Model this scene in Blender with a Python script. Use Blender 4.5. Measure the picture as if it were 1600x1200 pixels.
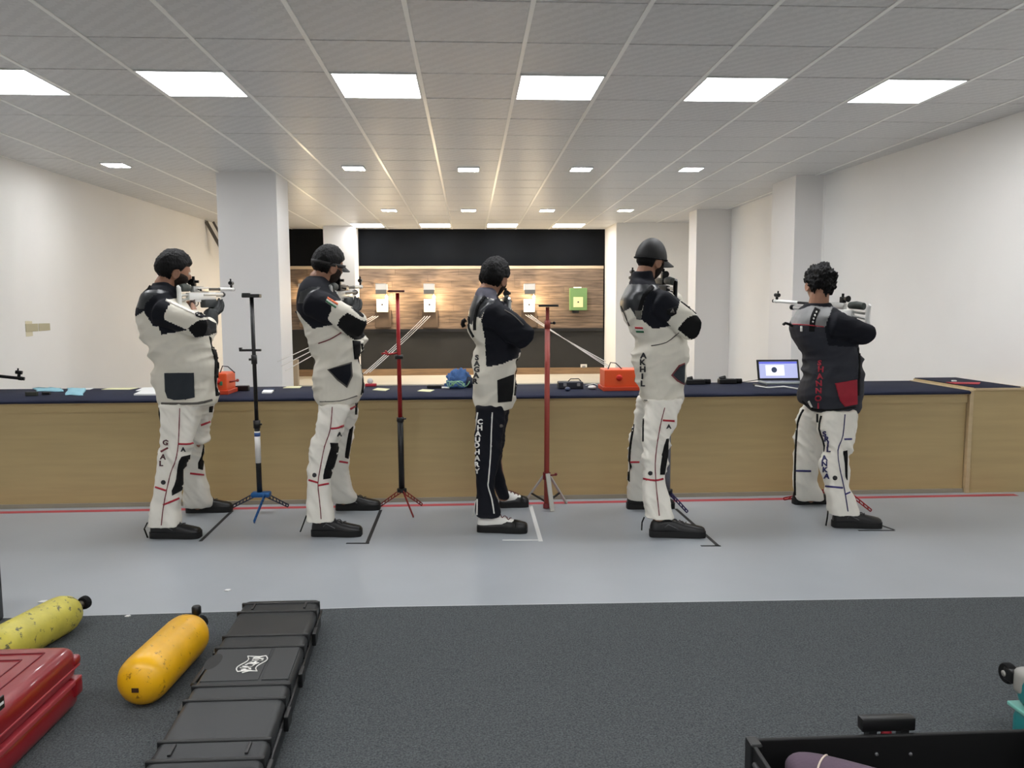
import bpy, bmesh, math, random
import numpy as np
from mathutils import Vector, Matrix, noise
from mathutils.bvhtree import BVHTree
random.seed(7)
PI = math.pi
for _o in list(bpy.data.objects): bpy.data.objects.remove(_o)
SC = bpy.context.scene
COL = SC.collection

# ------------------------------------------------------------------ camera
CAM_H = 1.42
FPX = 1241.3                      # focal length in pixels of the 1600x1200 frame
YAW, PITCH, ROLL = .0536, -.096, -.0043
def _cam():
    cy, sy, cp, sp = math.cos(YAW), math.sin(YAW), math.cos(PITCH), math.sin(PITCH)
    f = Vector((sy*cp, cy*cp, sp)); r = Vector((cy, -sy, 0)); u = r.cross(f)
    cr, sr = math.cos(ROLL), math.sin(ROLL)
    return cr*r+sr*u, -sr*r+cr*u, f
CR, CU, CF = _cam()
CPOS = Vector((0, 0, CAM_H))
cam = bpy.data.cameras.new('camera'); camo = bpy.data.objects.new('camera', cam); COL.objects.link(camo)
m = Matrix((CR, CU, -CF)).transposed().to_4x4(); m.translation = CPOS
camo.matrix_world = m
cam.sensor_width = 36; cam.lens = 36*FPX/1600; cam.clip_start = .05; cam.clip_end = 100
SC.camera = camo
# ------------------------------------------------------------------ world, light level, exposure
w = bpy.data.worlds.new('world'); SC.world = w; w.use_nodes = True
w.node_tree.nodes['Background'].inputs[0].default_value = (.8, .85, .9, 1)
w.node_tree.nodes['Background'].inputs[1].default_value = .02
SC.view_settings.view_transform = 'Standard'; SC.view_settings.look = 'None'
SC.view_settings.gamma = 1; SC.view_settings.use_curve_mapping = False
SC.view_settings.exposure = 1.3
PANEL_E = 8.5                     # ceiling light panels
SPOT_E = 34.0                     # small recessed ceiling lights
TARGET_W = 10.0                   # watts of a target lamp
SC.cycles.max_bounces = 9; SC.cycles.diffuse_bounces = 6; SC.cycles.glossy_bounces = 3
SC.cycles.sample_clamp_indirect = 6

# ------------------------------------------------------------------ photo geometry helpers: a pixel and a depth give a point in the room
def ray(x, y): return CR*((x-800)/FPX) + CU*(-(y-600)/FPX) + CF
def at(x, y, Y):
    d = ray(x, y); return CPOS + d*(Y/d.y)
def flo(x, y, z=0.):
    d = ray(x, y); return CPOS + d*((z-CAM_H)/d.z)
def onx(x, y, X):
    d = ray(x, y); return CPOS + d*(X/d.x)
def pix(P):
    """array of world points -> pixel arrays"""
    P = np.asarray(P, float) - np.array(CPOS)
    a, b, c = P@np.array(CR), P@np.array(CU), P@np.array(CF)
    return 800+FPX*a/c, 600-FPX*b/c

# ------------------------------------------------------------------ materials
def lin(c): return tuple(((v/255.)/12.92 if v/255. <= .04045 else ((v/255.+.055)/1.055)**2.4) for v in c)
MATS = {}
def mat(name, rgb, rough=.6, metal=0., bump=0., bscale=60., var=0., vscale=5., spec=.5, stretch=None, obj_rand=0., emit=None, estr=0., coat=0., wear=None):
    if name in MATS: return MATS[name]
    M = bpy.data.materials.new(name); M.use_nodes = True; MATS[name] = M
    nt = M.node_tree; N = nt.nodes; L = nt.links; b = N['Principled BSDF']
    c = lin(rgb); b.inputs['Base Color'].default_value = (*c, 1)
    b.inputs['Roughness'].default_value = rough; b.inputs['Metallic'].default_value = metal
    b.inputs['Specular IOR Level'].default_value = spec; b.inputs['Coat Weight'].default_value = coat
    tc = N.new('ShaderNodeTexCoord'); mp = N.new('ShaderNodeMapping'); L.new(tc.outputs['Object'], mp.inputs[0])
    if stretch: mp.inputs['Scale'].default_value = stretch
    src = None
    if var > 0:
        nz = N.new('ShaderNodeTexNoise'); nz.inputs['Scale'].default_value = vscale; nz.inputs['Detail'].default_value = 6
        L.new(mp.outputs[0], nz.inputs[0])
        rp = N.new('ShaderNodeValToRGB'); rp.color_ramp.elements[0].position = .3; rp.color_ramp.elements[1].position = .7
        rp.color_ramp.elements[0].color = (*[max(0, v*(1-var)) for v in c], 1)
        rp.color_ramp.elements[1].color = (*[min(1, v*(1+var)) for v in c], 1)
        L.new(nz.outputs[0], rp.inputs[0]); src = rp.outputs[0]
    if wear:
        wr, wscale, lo = wear
        nz = N.new('ShaderNodeTexNoise'); nz.inputs['Scale'].default_value = wscale; nz.inputs['Detail'].default_value = 8; nz.inputs['Roughness'].default_value = .7
        L.new(mp.outputs[0], nz.inputs[0])
        rp = N.new('ShaderNodeValToRGB'); rp.color_ramp.elements[0].position = lo; rp.color_ramp.elements[1].position = lo+.04
        L.new(nz.outputs[0], rp.inputs[0])
        mx = N.new('ShaderNodeMix'); mx.data_type = 'RGBA'
        if src: L.new(src, mx.inputs[6])
        else: mx.inputs[6].default_value = (*c, 1)
        mx.inputs[7].default_value = (*lin(wr), 1); L.new(rp.outputs[0], mx.inputs[0]); src = mx.outputs[2]
    if obj_rand > 0:
        oi = N.new('ShaderNodeObjectInfo'); mr = N.new('ShaderNodeMapRange'); L.new(oi.outputs['Random'], mr.inputs[0])
        mr.inputs[3].default_value = 1-obj_rand; mr.inputs[4].default_value = 1+obj_rand
        hv = N.new('ShaderNodeHueSaturation'); L.new(mr.outputs[0], hv.inputs['Value'])
        if src: L.new(src, hv.inputs['Color'])
        else: hv.inputs['Color'].default_value = (*c, 1)
        src = hv.outputs[0]
    if src: L.new(src, b.inputs['Base Color'])
    if bump > 0:
        nb = N.new('ShaderNodeTexNoise'); nb.inputs['Scale'].default_value = bscale; nb.inputs['Detail'].default_value = 4
        L.new(mp.outputs[0], nb.inputs[0])
        bp = N.new('ShaderNodeBump'); bp.inputs['Strength'].default_value = bump; bp.inputs['Distance'].default_value = .01
        L.new(nb.outputs[0], bp.inputs['Height']); L.new(bp.outputs[0], b.inputs['Normal'])
    if emit:
        b.inputs['Emission Color'].default_value = (*lin(emit), 1); b.inputs['Emission Strength'].default_value = estr
    return M

# ------------------------------------------------------------------ mesh helpers; every shape is (verts, faces)
def join(*parts):
    V, F = [], []
    for v, f in parts:
        k = len(V); V += [tuple(p) for p in v]; F += [tuple(i+k for i in q) for q in f]
    return V, F
def xf(s, M):
    return [tuple(M@Vector(p)) for p in s[0]], s[1]
def mv(s, x, y, z): return [(p[0]+x, p[1]+y, p[2]+z) for p in s[0]], s[1]
def from_bm(bm):
    bm.verts.index_update(); V = [tuple(v.co) for v in bm.verts]; F = [tuple(v.index for v in f.verts) for f in bm.faces]; bm.free(); return V, F
def box(x0, x1, y0, y1, z0, z1, bev=0., seg=2):
    bm = bmesh.new(); bmesh.ops.create_cube(bm, size=1)
    for v in bm.verts: v.co = (x0+(v.co.x+.5)*(x1-x0), y0+(v.co.y+.5)*(y1-y0), z0+(v.co.z+.5)*(z1-z0))
    if bev: bmesh.ops.bevel(bm, geom=list(bm.edges), offset=bev, segments=seg, affect='EDGES', profile=.5)
    return from_bm(bm)
def prism(poly, z0, z1, bev=0., seg=2):
    bm = bmesh.new(); f = bm.faces.new([bm.verts.new((x, y, z0)) for x, y in poly])
    r = bmesh.ops.extrude_face_region(bm, geom=[f])
    for v in r['geom']:
        if isinstance(v, bmesh.types.BMVert): v.co.z = z1
    bmesh.ops.recalc_face_normals(bm, faces=list(bm.faces))
    if bev: bmesh.ops.bevel(bm, geom=list(bm.edges), offset=bev, segments=seg, affect='EDGES', profile=.5)
    return from_bm(bm)
def loft(rings, cap=True):
    n = len(rings[0]); V = [tuple(p) for r in rings for p in r]; F = []
    for i in range(len(rings)-1):
        for j in range(n):
            a, b = i*n+j, i*n+(j+1) % n; F.append((a, b, b+n, a+n))
    if cap:
        F.append(tuple(range(n-1, -1, -1))); F.append(tuple((len(rings)-1)*n+j for j in range(n)))
    return V, F
def tube(pts, rad, n=12, cap=True, flat=1.):
    pts = [Vector(p) for p in pts]
    if not hasattr(rad, '__len__'): rad = [rad]*len(pts)
    rings = []; up = None
    for i, p in enumerate(pts):
        t = (pts[min(i+1, len(pts)-1)]-pts[max(i-1, 0)]).normalized()
        if up is None: up = Vector((0, 0, 1)) if abs(t.z) < .9 else Vector((1, 0, 0))
        a = t.cross(up).normalized(); b = a.cross(t).normalized(); up = b
        rings.append([p+rad[i]*(math.cos(2*PI*k/n)*a+flat*math.sin(2*PI*k/n)*b) for k in range(n)])
    return loft(rings, cap)
def capsule(pts, rad, n=14):
    """tube with rounded ends"""
    pts = [Vector(p) for p in pts]; rad = list(rad) if hasattr(rad, '__len__') else [rad]*len(pts)
    d0 = (pts[0]-pts[1]).normalized(); d1 = (pts[-1]-pts[-2]).normalized(); P, R = [], []
    for a in (80, 55, 30): P.append(pts[0]+d0*rad[0]*math.sin(math.radians(a))); R.append(rad[0]*math.cos(math.radians(a)))
    P += pts; R += rad
    for a in (30, 55, 80): P.append(pts[-1]+d1*rad[-1]*math.sin(math.radians(a))); R.append(rad[-1]*math.cos(math.radians(a)))
    return tube(P, R, n)
def spline(pts, k=6):
    """Catmull-Rom through tuples of any length"""
    out = []; n = len(pts); P = [np.array(p, float) for p in pts]
    for i in range(n-1):
        p0, p1, p2, p3 = P[max(i-1, 0)], P[i], P[i+1], P[min(i+2, n-1)]
        for j in range(k):
            t = j/k; out.append(.5*((2*p1)+(-p0+p2)*t+(2*p0-5*p1+4*p2-p3)*t*t+(-p0+3*p1-3*p2+p3)*t**3))
    out.append(P[-1]); return out
def lathe(prof, n=24):
    """(radius, height) profile about z"""
    return loft([[(r*math.cos(2*PI*k/n), r*math.sin(2*PI*k/n), z) for k in range(n)] for r, z in prof])
def sphere(c, r, nu=16, nv=10):
    c = Vector(c); r = r if hasattr(r, '__len__') else (r, r, r)
    rings = []
    for i in range(nv+1):
        th = PI*(i+.02)/(nv+.04); rings.append([(c.x+r[0]*math.sin(th)*math.cos(2*PI*k/nu), c.y+r[1]*math.sin(th)*math.sin(2*PI*k/nu), c.z-r[2]*math.cos(th)) for k in range(nu)])
    return loft(rings)
def frame(p, d, up=(0, 0, 1)):
    """matrix whose z axis runs along d at p"""
    z = Vector(d).normalized(); u = Vector(up)
    if abs(z.dot(u)) > .98: u = Vector((1, 0, 0))
    x = u.cross(z).normalized(); y = z.cross(x); M = Matrix((x, y, z)).transposed().to_4x4(); M.translation = Vector(p); return M
def rz(a): return Matrix.Rotation(a, 4, 'Z')

ORG = {}
def put(o, parent):
    COL.objects.link(o)
    if parent is not None: o.parent = parent; ORG[o.name] = ORG[parent.name]
def tag(o, label=None, cat=None, group=None, kind=None):
    if label: o['label'] = label
    if cat: o['category'] = cat
    if group: o['group'] = group
    if kind: o['kind'] = kind
    return o
def empty(name, loc, label=None, cat=None, group=None, kind=None):
    o = bpy.data.objects.new(name, None); o.empty_display_size = .1; COL.objects.link(o); o.location = loc; ORG[o.name] = Vector(loc)
    return tag(o, label, cat, group, kind)
def mesh(name, shape, mats, parent=None, smooth=False, label=None, cat=None, group=None, kind=None, idx=None, auto=None):
    """one object; verts in world coordinates, the origin goes to the thing's base"""
    V, F = shape; V = np.array(V, float)
    if parent is not None: o0 = ORG[parent.name]
    else: o0 = Vector(((V[:, 0].min()+V[:, 0].max())/2, (V[:, 1].min()+V[:, 1].max())/2, V[:, 2].min()))
    me = bpy.data.meshes.new(name); me.from_pydata([tuple(v) for v in (V-np.array(o0))], [], F); me.update()
    mats = mats if isinstance(mats, (list, tuple)) else [mats]
    for m_ in mats: me.materials.append(m_)
    if idx is not None: me.polygons.foreach_set('material_index', np.array(idx, dtype=np.int32))
    bm = bmesh.new(); bm.from_mesh(me); bmesh.ops.recalc_face_normals(bm, faces=list(bm.faces)); bm.to_mesh(me); bm.free()
    if smooth:
        me.polygons.foreach_set('use_smooth', [True]*len(me.polygons))
        if auto: me.set_sharp_from_angle(angle=math.radians(auto))
    o = bpy.data.objects.new(name, me); put(o, parent)
    if parent is None: o.location = o0; ORG[o.name] = o0.copy()
    return tag(o, label, cat, group, kind)
# ================================================================== the room
ZC = CAM_H+1.4722                 # ceiling height
TX, TY, TS = -.8865, 5.194, .6    # ceiling grid origin and pitch
YB = 15.2                         # target wall
white_wall = mat('wall_paint', (241, 239, 235), .55, bump=.03, bscale=120, var=.015, vscale=1.5)
white_pil = mat('pillar_paint', (234, 232, 230), .5, bump=.03, bscale=120)
vinyl = mat('vinyl_floor', (160, 165, 170), .34, var=.05, vscale=1.3, bump=.02, bscale=30)
carpet_m = mat('carpet_pile', (92, 96, 98), .95, var=.45, vscale=160, bump=.9, bscale=260, spec=.1)
dark_wall = mat('charcoal_wall', (16, 18, 21), .9, var=.12, vscale=3, spec=.15)
mesh('floor', box(-5.2, 5.2, 3.6, YB+.1, -.05, 0), vinyl, kind='structure')
mesh('floor', box(-5.2, 5.2, -4.2, 3.6, -.055, -.005), mat('screed', (120, 120, 118), .8), kind='structure')
def xl(Y): return -4.48+.018*(Y-8)
def xr(Y): return 4.25-.064*(Y-5.7)
def carpet_shape():
    V, F = [], []; nx, ny = 2, 1
    P = [(xl(-3.98)+.01, -3.98), (xr(-3.98)-.01, -3.98), (xr(3.6)-.01, 3.60), (2.685, 3.612), (-.416, 3.68), (-1.069, 3.668), (-2.08, 3.656), (xl(3.64)+.01, 3.64)]
    return prism(P, .0005, .008)
mesh('carpet', carpet_shape(), carpet_m, label='charcoal grey pile carpet covering the near floor', cat='carpet')
edge = [Vector((x, y, .006)) for x, y in ((-5, 3.642), (-2.08, 3.658), (-1.069, 3.67), (-.416, 3.683), (2.685, 3.615), (5, 3.603))]
mesh('trim_1', loft([[p+Vector((0, .004, -.006)), p+Vector((0, .018, -.006)), p+Vector((0, .018, -.003)), p+Vector((0, .004, -.003))] for p in edge]), mat('edge_strip', (186, 188, 190), .5), kind='structure')
# walls
lower_wall = mat('lower_wall_grey', (42, 41, 39), .8, var=.1, vscale=3)
mesh('wall_left', prism([(xl(-4), -4), (xl(-4)-.12, -4), (xl(YB)-.12, YB), (xl(YB), YB)], 0, ZC+.1), white_wall, kind='structure')
mesh('wall_right', prism([(xr(-4), -4), (xr(8.95), 8.95), (4.02, 8.96), (4.0, YB), (4.2, YB), (xr(-4)+.12, -4)], 0, ZC+.1), white_wall, kind='structure')
mesh('wall_front', box(-5.2, 5.2, -4.15, -4.0, 0, ZC+.1), white_wall, kind='structure')
wb = mesh('wall_back', box(-4.6, 4.2, YB, YB+.12, 0, ZC+.1), dark_wall, kind='structure')
# wood cladding of the target wall, board by board
plank_m = mat('plank_wood', (122, 102, 84), .5, var=.45, vscale=2.2, stretch=(1.3, 20, 14), bump=.1, bscale=6, obj_rand=.14)
z0, z1, rows = 1.02, 2.15, 10; rh = (z1-z0)/rows
for r in range(rows):
    x = -4.36; k = 0
    while x < 2.56:
        L = min(random.uniform(1.1, 1.7) if k or r % 2 else .6, 2.57-x)
        if 2.57-(x+L) < .25: L = 2.57-x
        d = random.uniform(0, .004)
        mesh('plank', box(x+.0015, x+L-.0015, YB-.03-d, YB-.001, z0+r*rh+.002, z0+(r+1)*rh-.002), plank_m, wb)
        x += L; k += 1
mesh('lower_panel', box(-4.36, 2.58, YB-.012, YB-.001, .26, z0-.05), lower_wall, wb)
mesh('top_rail', box(-4.36, 2.57, YB-.045, YB-.001, z1, z1+.055), mat('pale_wood', (196, 176, 148), .5, var=.15, vscale=3, stretch=(1, 10, 10)), wb)
mesh('bottom_rail', box(-4.36, 2.57, YB-.055, YB-.001, z0-.055, z0), mat('black_rail', (24, 22, 22), .5), wb)
mesh('baseboard_back', box(-4.36, 2.58, YB-.03, YB-.001, .14, .265), mat('skirting_wood', (140, 112, 82), .5, var=.25, vscale=3, stretch=(1, 10, 10)), kind='structure')
mesh('trim_2', box(-4.35, 2.6, 13.4, YB-.03, .0, .14), mat('ledge_stone', (205, 198, 182), .4, var=.05, vscale=2), kind='structure')
# side returns and pillars
mesh('wall_right', box(2.6, 4.05, 14.02, YB+.02, 0, ZC+.05), white_wall, kind='structure')
mesh('pillar', box(3.475, 4.05, 12.1, 12.52, 0, ZC+.05), white_pil, kind='structure')
mesh('pillar', box(3.70, 4.07, 8.96, 9.66, 0, ZC+.05), white_pil, kind='structure')
mesh('pillar', box(-2.72, -2.08, 8.93, 9.49, 0, ZC+.05), white_pil, kind='structure')
mesh('pillar', box(-2.6, -2.05, 14.62, 15.14, .14, ZC+.05), white_pil, kind='structure')
# narrow upright board beside the near left pillar
mesh('timber_post', box(*(lambda a, b: (a.x, b.x))(at(459, 600, 9.7), at(467, 600, 9.7)), 9.66, 9.74, 0, at(462, 562, 9.7).z, .004), mat('post_wood', (176, 156, 128), .6), label='short pale timber post standing just beyond the white pillar', cat='post')
# ceiling: slab, tiles one by one, main runners
slab = mesh('ceiling', box(-5.2, 5.2, -4.2, YB+.1, ZC+.03, ZC+.13), mat('ceiling_void', (46, 46, 46), .9), kind='structure')
def tile_mat():
    M = mat('ceiling_tile', (192, 188, 185), .42, spec=.6)
    nt = M.node_tree; N = nt.nodes; L = nt.links; b = N['Principled BSDF']
    tc = N.new('ShaderNodeTexCoord')
    wv = N.new('ShaderNodeTexWave'); wv.inputs['Scale'].default_value = 5.5; wv.inputs['Distortion'].default_value = 3.5; wv.inputs['Detail'].default_value = 1; wv.inputs['Detail Scale'].default_value = 6; wv.bands_direction = 'DIAGONAL'
    L.new(tc.outputs['Object'], wv.inputs[0])
    rp = N.new('ShaderNodeValToRGB'); a = lin((205, 204, 202)); c = lin((216, 215, 213))
    rp.color_ramp.elements[0].color = (*a, 1); rp.color_ramp.elements[1].color = (*c, 1); rp.color_ramp.elements[0].position = .35; rp.color_ramp.elements[1].position = .65
    L.new(wv.outputs[0], rp.inputs[0]); L.new(rp.outputs[0], b.inputs['Base Color'])
    mr = N.new('ShaderNodeMapRange'); L.new(wv.outputs[0], mr.inputs[0]); mr.inputs[3].default_value = .36; mr.inputs[4].default_value = .5; L.new(mr.outputs[0], b.inputs['Roughness'])
    return M
tile_m = tile_mat()
runner_m = mat('runner_steel', (246, 245, 240), .28, metal=.0, spec=.8)
def cx(c): return TX+TS*c+(.012 if c % 2 == 0 else -.012)
def ry(r): return TY+TS*r
PAN = [(c, 0) for c in (-4, -2, 0, 2, 4, 6)]+[(c, 15) for c in (-2, 0, 2, 4)]
BEHIND = [(c, r) for r in (-7, -13) for c in (-4, -2, 0, 2, 4, 6)]
tmesh = {}
far_tiles = []
for c in range(-7, 9):
    for r in range(-15, 17):
        if (c, r) in PAN or (c, r) in BEHIND: continue
        xa, xb = cx(c), cx(c+1); ya, yb = ry(r), min(ry(r+1), YB)
        if xb < -4.75 or xa > 4.6: continue
        if r >= -3 and xb > xl(ya)-.02 and xa < (xr(ya) if ya < 8.95 else 4.02):
            key = (c % 2, r == 16)
            if key not in tmesh:
                hx, hy = (xb-xa)/2-.011, (yb-ya)/2-.0048
                s = box(-hx, hx, -hy, hy, 0, .014, .002, 1)
                me = bpy.data.meshes.new('ceiling_tile'); me.from_pydata(*[s[0], [], s[1]]); me.materials.append(tile_m); tmesh[key] = me
            o = bpy.data.objects.new('ceiling_tile', tmesh[key]); COL.objects.link(o); o.parent = slab
            o.location = Vector(((xa+xb)/2, (ya+yb)/2, ZC+random.uniform(0, .0015)))-slab.location
        else: far_tiles.append(box(xa+.011, xb-.011, ya+.0035, yb-.0035, ZC, ZC+.014))
mesh('ceiling_tile_field', join(*far_tiles), tile_m, slab, kind='stuff')
for c in range(-7, 10):
    x = cx(c)
    if -4.8 < x < 4.6: mesh('ceiling_runner', box(x-.0125, x+.0125, -4, YB-.01, ZC-.004, ZC+.03, .001, 1), runner_m, slab)
diff_m = mat('panel_diffuser', (250, 250, 250), .4, emit=(252, 253, 255), estr=PANEL_E)
frame_m = mat('panel_frame', (235, 235, 232), .4)
def panel(x0, x1, y0, y1, label, group, frame_w=.012, em=diff_m, cat='ceiling light', name='ceiling_light'):
    e = empty(name, ((x0+x1)/2, (y0+y1)/2, ZC), label, cat, group)
    fr = [box(x0, x1, y0, y0+frame_w, ZC-.006, ZC+.02), box(x0, x1, y1-frame_w, y1, ZC-.006, ZC+.02), box(x0, x0+frame_w, y0+frame_w, y1-frame_w, ZC-.006, ZC+.02), box(x1-frame_w, x1, y0+frame_w, y1-frame_w, ZC-.006, ZC+.02)]
    mesh('frame', join(*fr), frame_m, e)
    mesh('diffuser', box(x0+frame_w, x1-frame_w, y0+frame_w, y1-frame_w, ZC-.003, ZC+.016), em, e)
ordn = ['leftmost', 'second from left', 'third from left', 'third from right', 'second from right', 'rightmost']
for k, (c, r) in enumerate(PAN[:6]):
    panel(cx(c)+.013, cx(c+1)-.013, ry(r)+.004, ry(r+1)-.004, f'large square light panel, {ordn[k]} of the bright row above the shooters', 'large ceiling light panels')
o4 = ['leftmost', 'second from left', 'second from right', 'rightmost']
for k, (c, r) in enumerate(PAN[6:]):
    panel(cx(c)+.013, cx(c+1)-.013, ry(r)+.004, ry(r+1)-.004, f'far square light panel at the target wall, {o4[k]} of four', 'light panels at the target wall')
for k, (c, r) in enumerate(BEHIND):
    panel(cx(c)+.013, cx(c+1)-.013, ry(r)+.004, ry(r+1)-.004, f'light panel behind the viewer, {ordn[k % 6]} of the {("nearer", "farther")[k//6]} row', 'light panels behind the viewer')
spot_m = mat('downlight_diffuser', (250, 250, 250), .4, emit=(252, 253, 255), estr=SPOT_E)
SMALL = []
for x, y, lab in ((181, 257, 'small square ceiling downlight near the left wall'), (553, 262, 'small square downlight of the middle row, above the cap-wearing shooter'), (732, 264, 'small square downlight of the middle row, left of centre'), (908, 263.5, 'small square downlight of the middle row, right of centre'), (1080, 263.5, 'small square downlight of the middle row, farthest right'),
                  (608, 328, 'small far downlight, leftmost of the far row of four'), (732, 328, 'small far downlight, second from left of the far row'), (855, 328, 'small far downlight, third from left of the far row'), (977, 328, 'small far downlight, rightmost of the far row of four')):
    p = flo(x, y, ZC)
    e = empty('ceiling_downlight', (p.x, p.y, ZC-.01), lab, 'ceiling light', 'small ceiling downlights')
    h = .105
    fr = [box(p.x-h-.012, p.x+h+.012, p.y-h-.012, p.y-h, ZC-.012, ZC+.001), box(p.x-h-.012, p.x+h+.012, p.y+h, p.y+h+.012, ZC-.012, ZC+.001), box(p.x-h-.012, p.x-h, p.y-h, p.y+h, ZC-.012, ZC+.001), box(p.x+h, p.x+h+.012, p.y-h, p.y+h, ZC-.012, ZC+.001)]
    mesh('rim', join(*fr), frame_m, e)
    mesh('diffuser', box(p.x-h, p.x+h, p.y-h, p.y+h, ZC-.010, ZC-.001), spot_m, e)
# diagonal conduit at the end of the left wall
a, b = at(322, 346, 13.7), at(352, 400, 13.9)
mesh('cable_conduit', join(tube([a, b], .03, 8), tube([a+Vector((.1, .05, 0)), b+Vector((.1, .05, 0))], .02, 8)), mat('conduit_grey', (92, 86, 80), .6), label='grey conduit pipes slanting down from the ceiling behind the white pillar', cat='pipe')
# plates on walls
def wall_plate():
    p = onx(57, 512, xl(7.7)+.001); e = empty('switch_plate', p, 'cream double switch plate on the left wall', 'switch plate')
    W, H = .5, .115
    pl = mat('cream_plastic', (214, 207, 178), .4); dk = mat('cream_plastic_dark', (180, 172, 142), .5)
    y0 = onx(38, 512, xl(7.7)).y; y1 = onx(76, 512, xl(7.7)).y; zt, zb = onx(57, 501, xl(7.7)).z, onx(57, 525, xl(7.7)).z
    ym = (y0+y1)/2
    for a_, b_ in ((y0, ym-.01), (ym+.01, y1)):
        q = mesh('face_plate', box(p.x-.002, p.x+.012, a_, b_, zb, zt, .004), pl, e)
        for k in range(3):
            yy = a_+(b_-a_)*(k+.5)/3; mesh('rocker', box(p.x+.01, p.x+.018, yy-.04, yy+.04, zb+.05, zt-.03, .002, 1), dk, q)
wall_plate()
p0, p1 = at(907, 577, YB-.01), at(917, 569, YB-.01)
pe = empty('wall_socket', (p0.x, YB-.02, p0.z), 'small white socket low on the charcoal wall under the green target', 'socket')
mesh('face_plate', box(p0.x, p1.x, YB-.025, YB+.001, p0.z, p1.z, .004), mat('white_plastic', (230, 228, 222), .4), pe)
mesh('outlet', box(p0.x+.03, p1.x-.03, YB-.03, YB-.02, p0.z+.025, p1.z-.025), mat('socket_grey', (150, 150, 148), .5), pe)

# ================================================================== firing-line bench
TF, TT = 5.73, .775
TB = flo(690, 601.5, TT+.009).y
oak = mat('bench_laminate', (180, 158, 112), .42, var=.05, vscale=3.5, stretch=(.5, 6, 7), bump=.02, bscale=8)
oak2 = mat('bench_edge', (192, 170, 132), .45, var=.08, vscale=3, stretch=(.5, 6, 7))
navy_cloth = mat('navy_cloth', (33, 37, 55), .85, bump=.15, bscale=300, var=.12, vscale=3, spec=.2)
XS = at(1519, 700, TF).x
bench = empty('shooting_bench', (-.4, 6.3, 0), 'long wooden bench with laminate front running along the firing line', 'bench')
mesh('front_panel', box(-4.45, XS-.035, TF+.045, TF+.065, .0, TT-.02), oak, bench)
mesh('top_apron', box(-4.45, XS-.035, TF+.03, TF+.046, TT-.085, TT-.02), oak, bench)
mesh('end_panel', box(XS-.03, XS, TF+.01, TB, 0, TT+.012, .002, 1), oak2, bench)
mesh('worktop', box(-4.45, XS-.032, TF+.0, TB, TT-.02, TT), oak, bench)
mesh('plinth_strip', box(-4.45, XS-.035, TF+.03, TF+.046, .001, .03), mat('plinth_grey', (150, 142, 126), .5), bench)
bench2 = empty('shooting_bench', (4.0, 6.3, 0), 'short end of a second, slightly taller wooden bench at the right wall', 'bench')
mesh('front_panel', box(XS+.004, 4.235, TF+.02, TF+.04, 0, .786), oak, bench2)
mesh('worktop', prism([(XS+.004, TF), (xr(TF)-.012, TF), (xr(TB)-.012, TB), (XS+.004, TB)], .786, .802), oak2, bench2)
# cloths, one for each bench
def cloth(x0, x1, yf, yb, z, drop, nx):
    V, F = [], []; prof = [(yf-.004, z-drop), (yf-.008, z-drop*.5), (yf-.004, z), (yf+.01, z+.006), (yf+.4, z+.006), (yb-.01, z+.006), (yb+.006, z-.01), (yb+.006, z-.1)]
    inner = [(y_+.004 if i < 4 else y_-.003*(i > 5), z_-.004) for i, (y_, z_) in enumerate(prof)]
    rings = []
    for i in range(nx+1):
        x = x0+(x1-x0)*i/nx; w_ = .003*math.sin(x*7.3)+.002*math.sin(x*17)
        ring = [(x, y_-(w_ if j < 2 else 0), z_+(w_*.8 if j < 2 else 0)) for j, (y_, z_) in enumerate(prof)]+[(x, y_, z_) for y_, z_ in reversed(inner)]
        rings.append(ring)
    return loft(rings)
mesh('table_cloth', cloth(-4.45, XS-.036, TF, TB, TT+.003, .016, 120), navy_cloth, smooth=True, auto=50, label='long navy blue cloth covering the long wooden bench', cat='tablecloth')
mesh('table_cloth', cloth(XS+.01, 4.155, TF+.02, TB, .803, .001, 10), navy_cloth, smooth=True, auto=50, label='navy cloth on the short bench at the right wall', cat='tablecloth')
ZT = TT+.0095                     # table-cloth surface
mesh('floor_tape', box(-4.45, 4.1, TF-.10, TF-.042, .0002, .0012), mat('red_tape', (176, 66, 74), .5, var=.1, vscale=6), label='long red tape line on the floor along the bench', cat='tape line')

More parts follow.
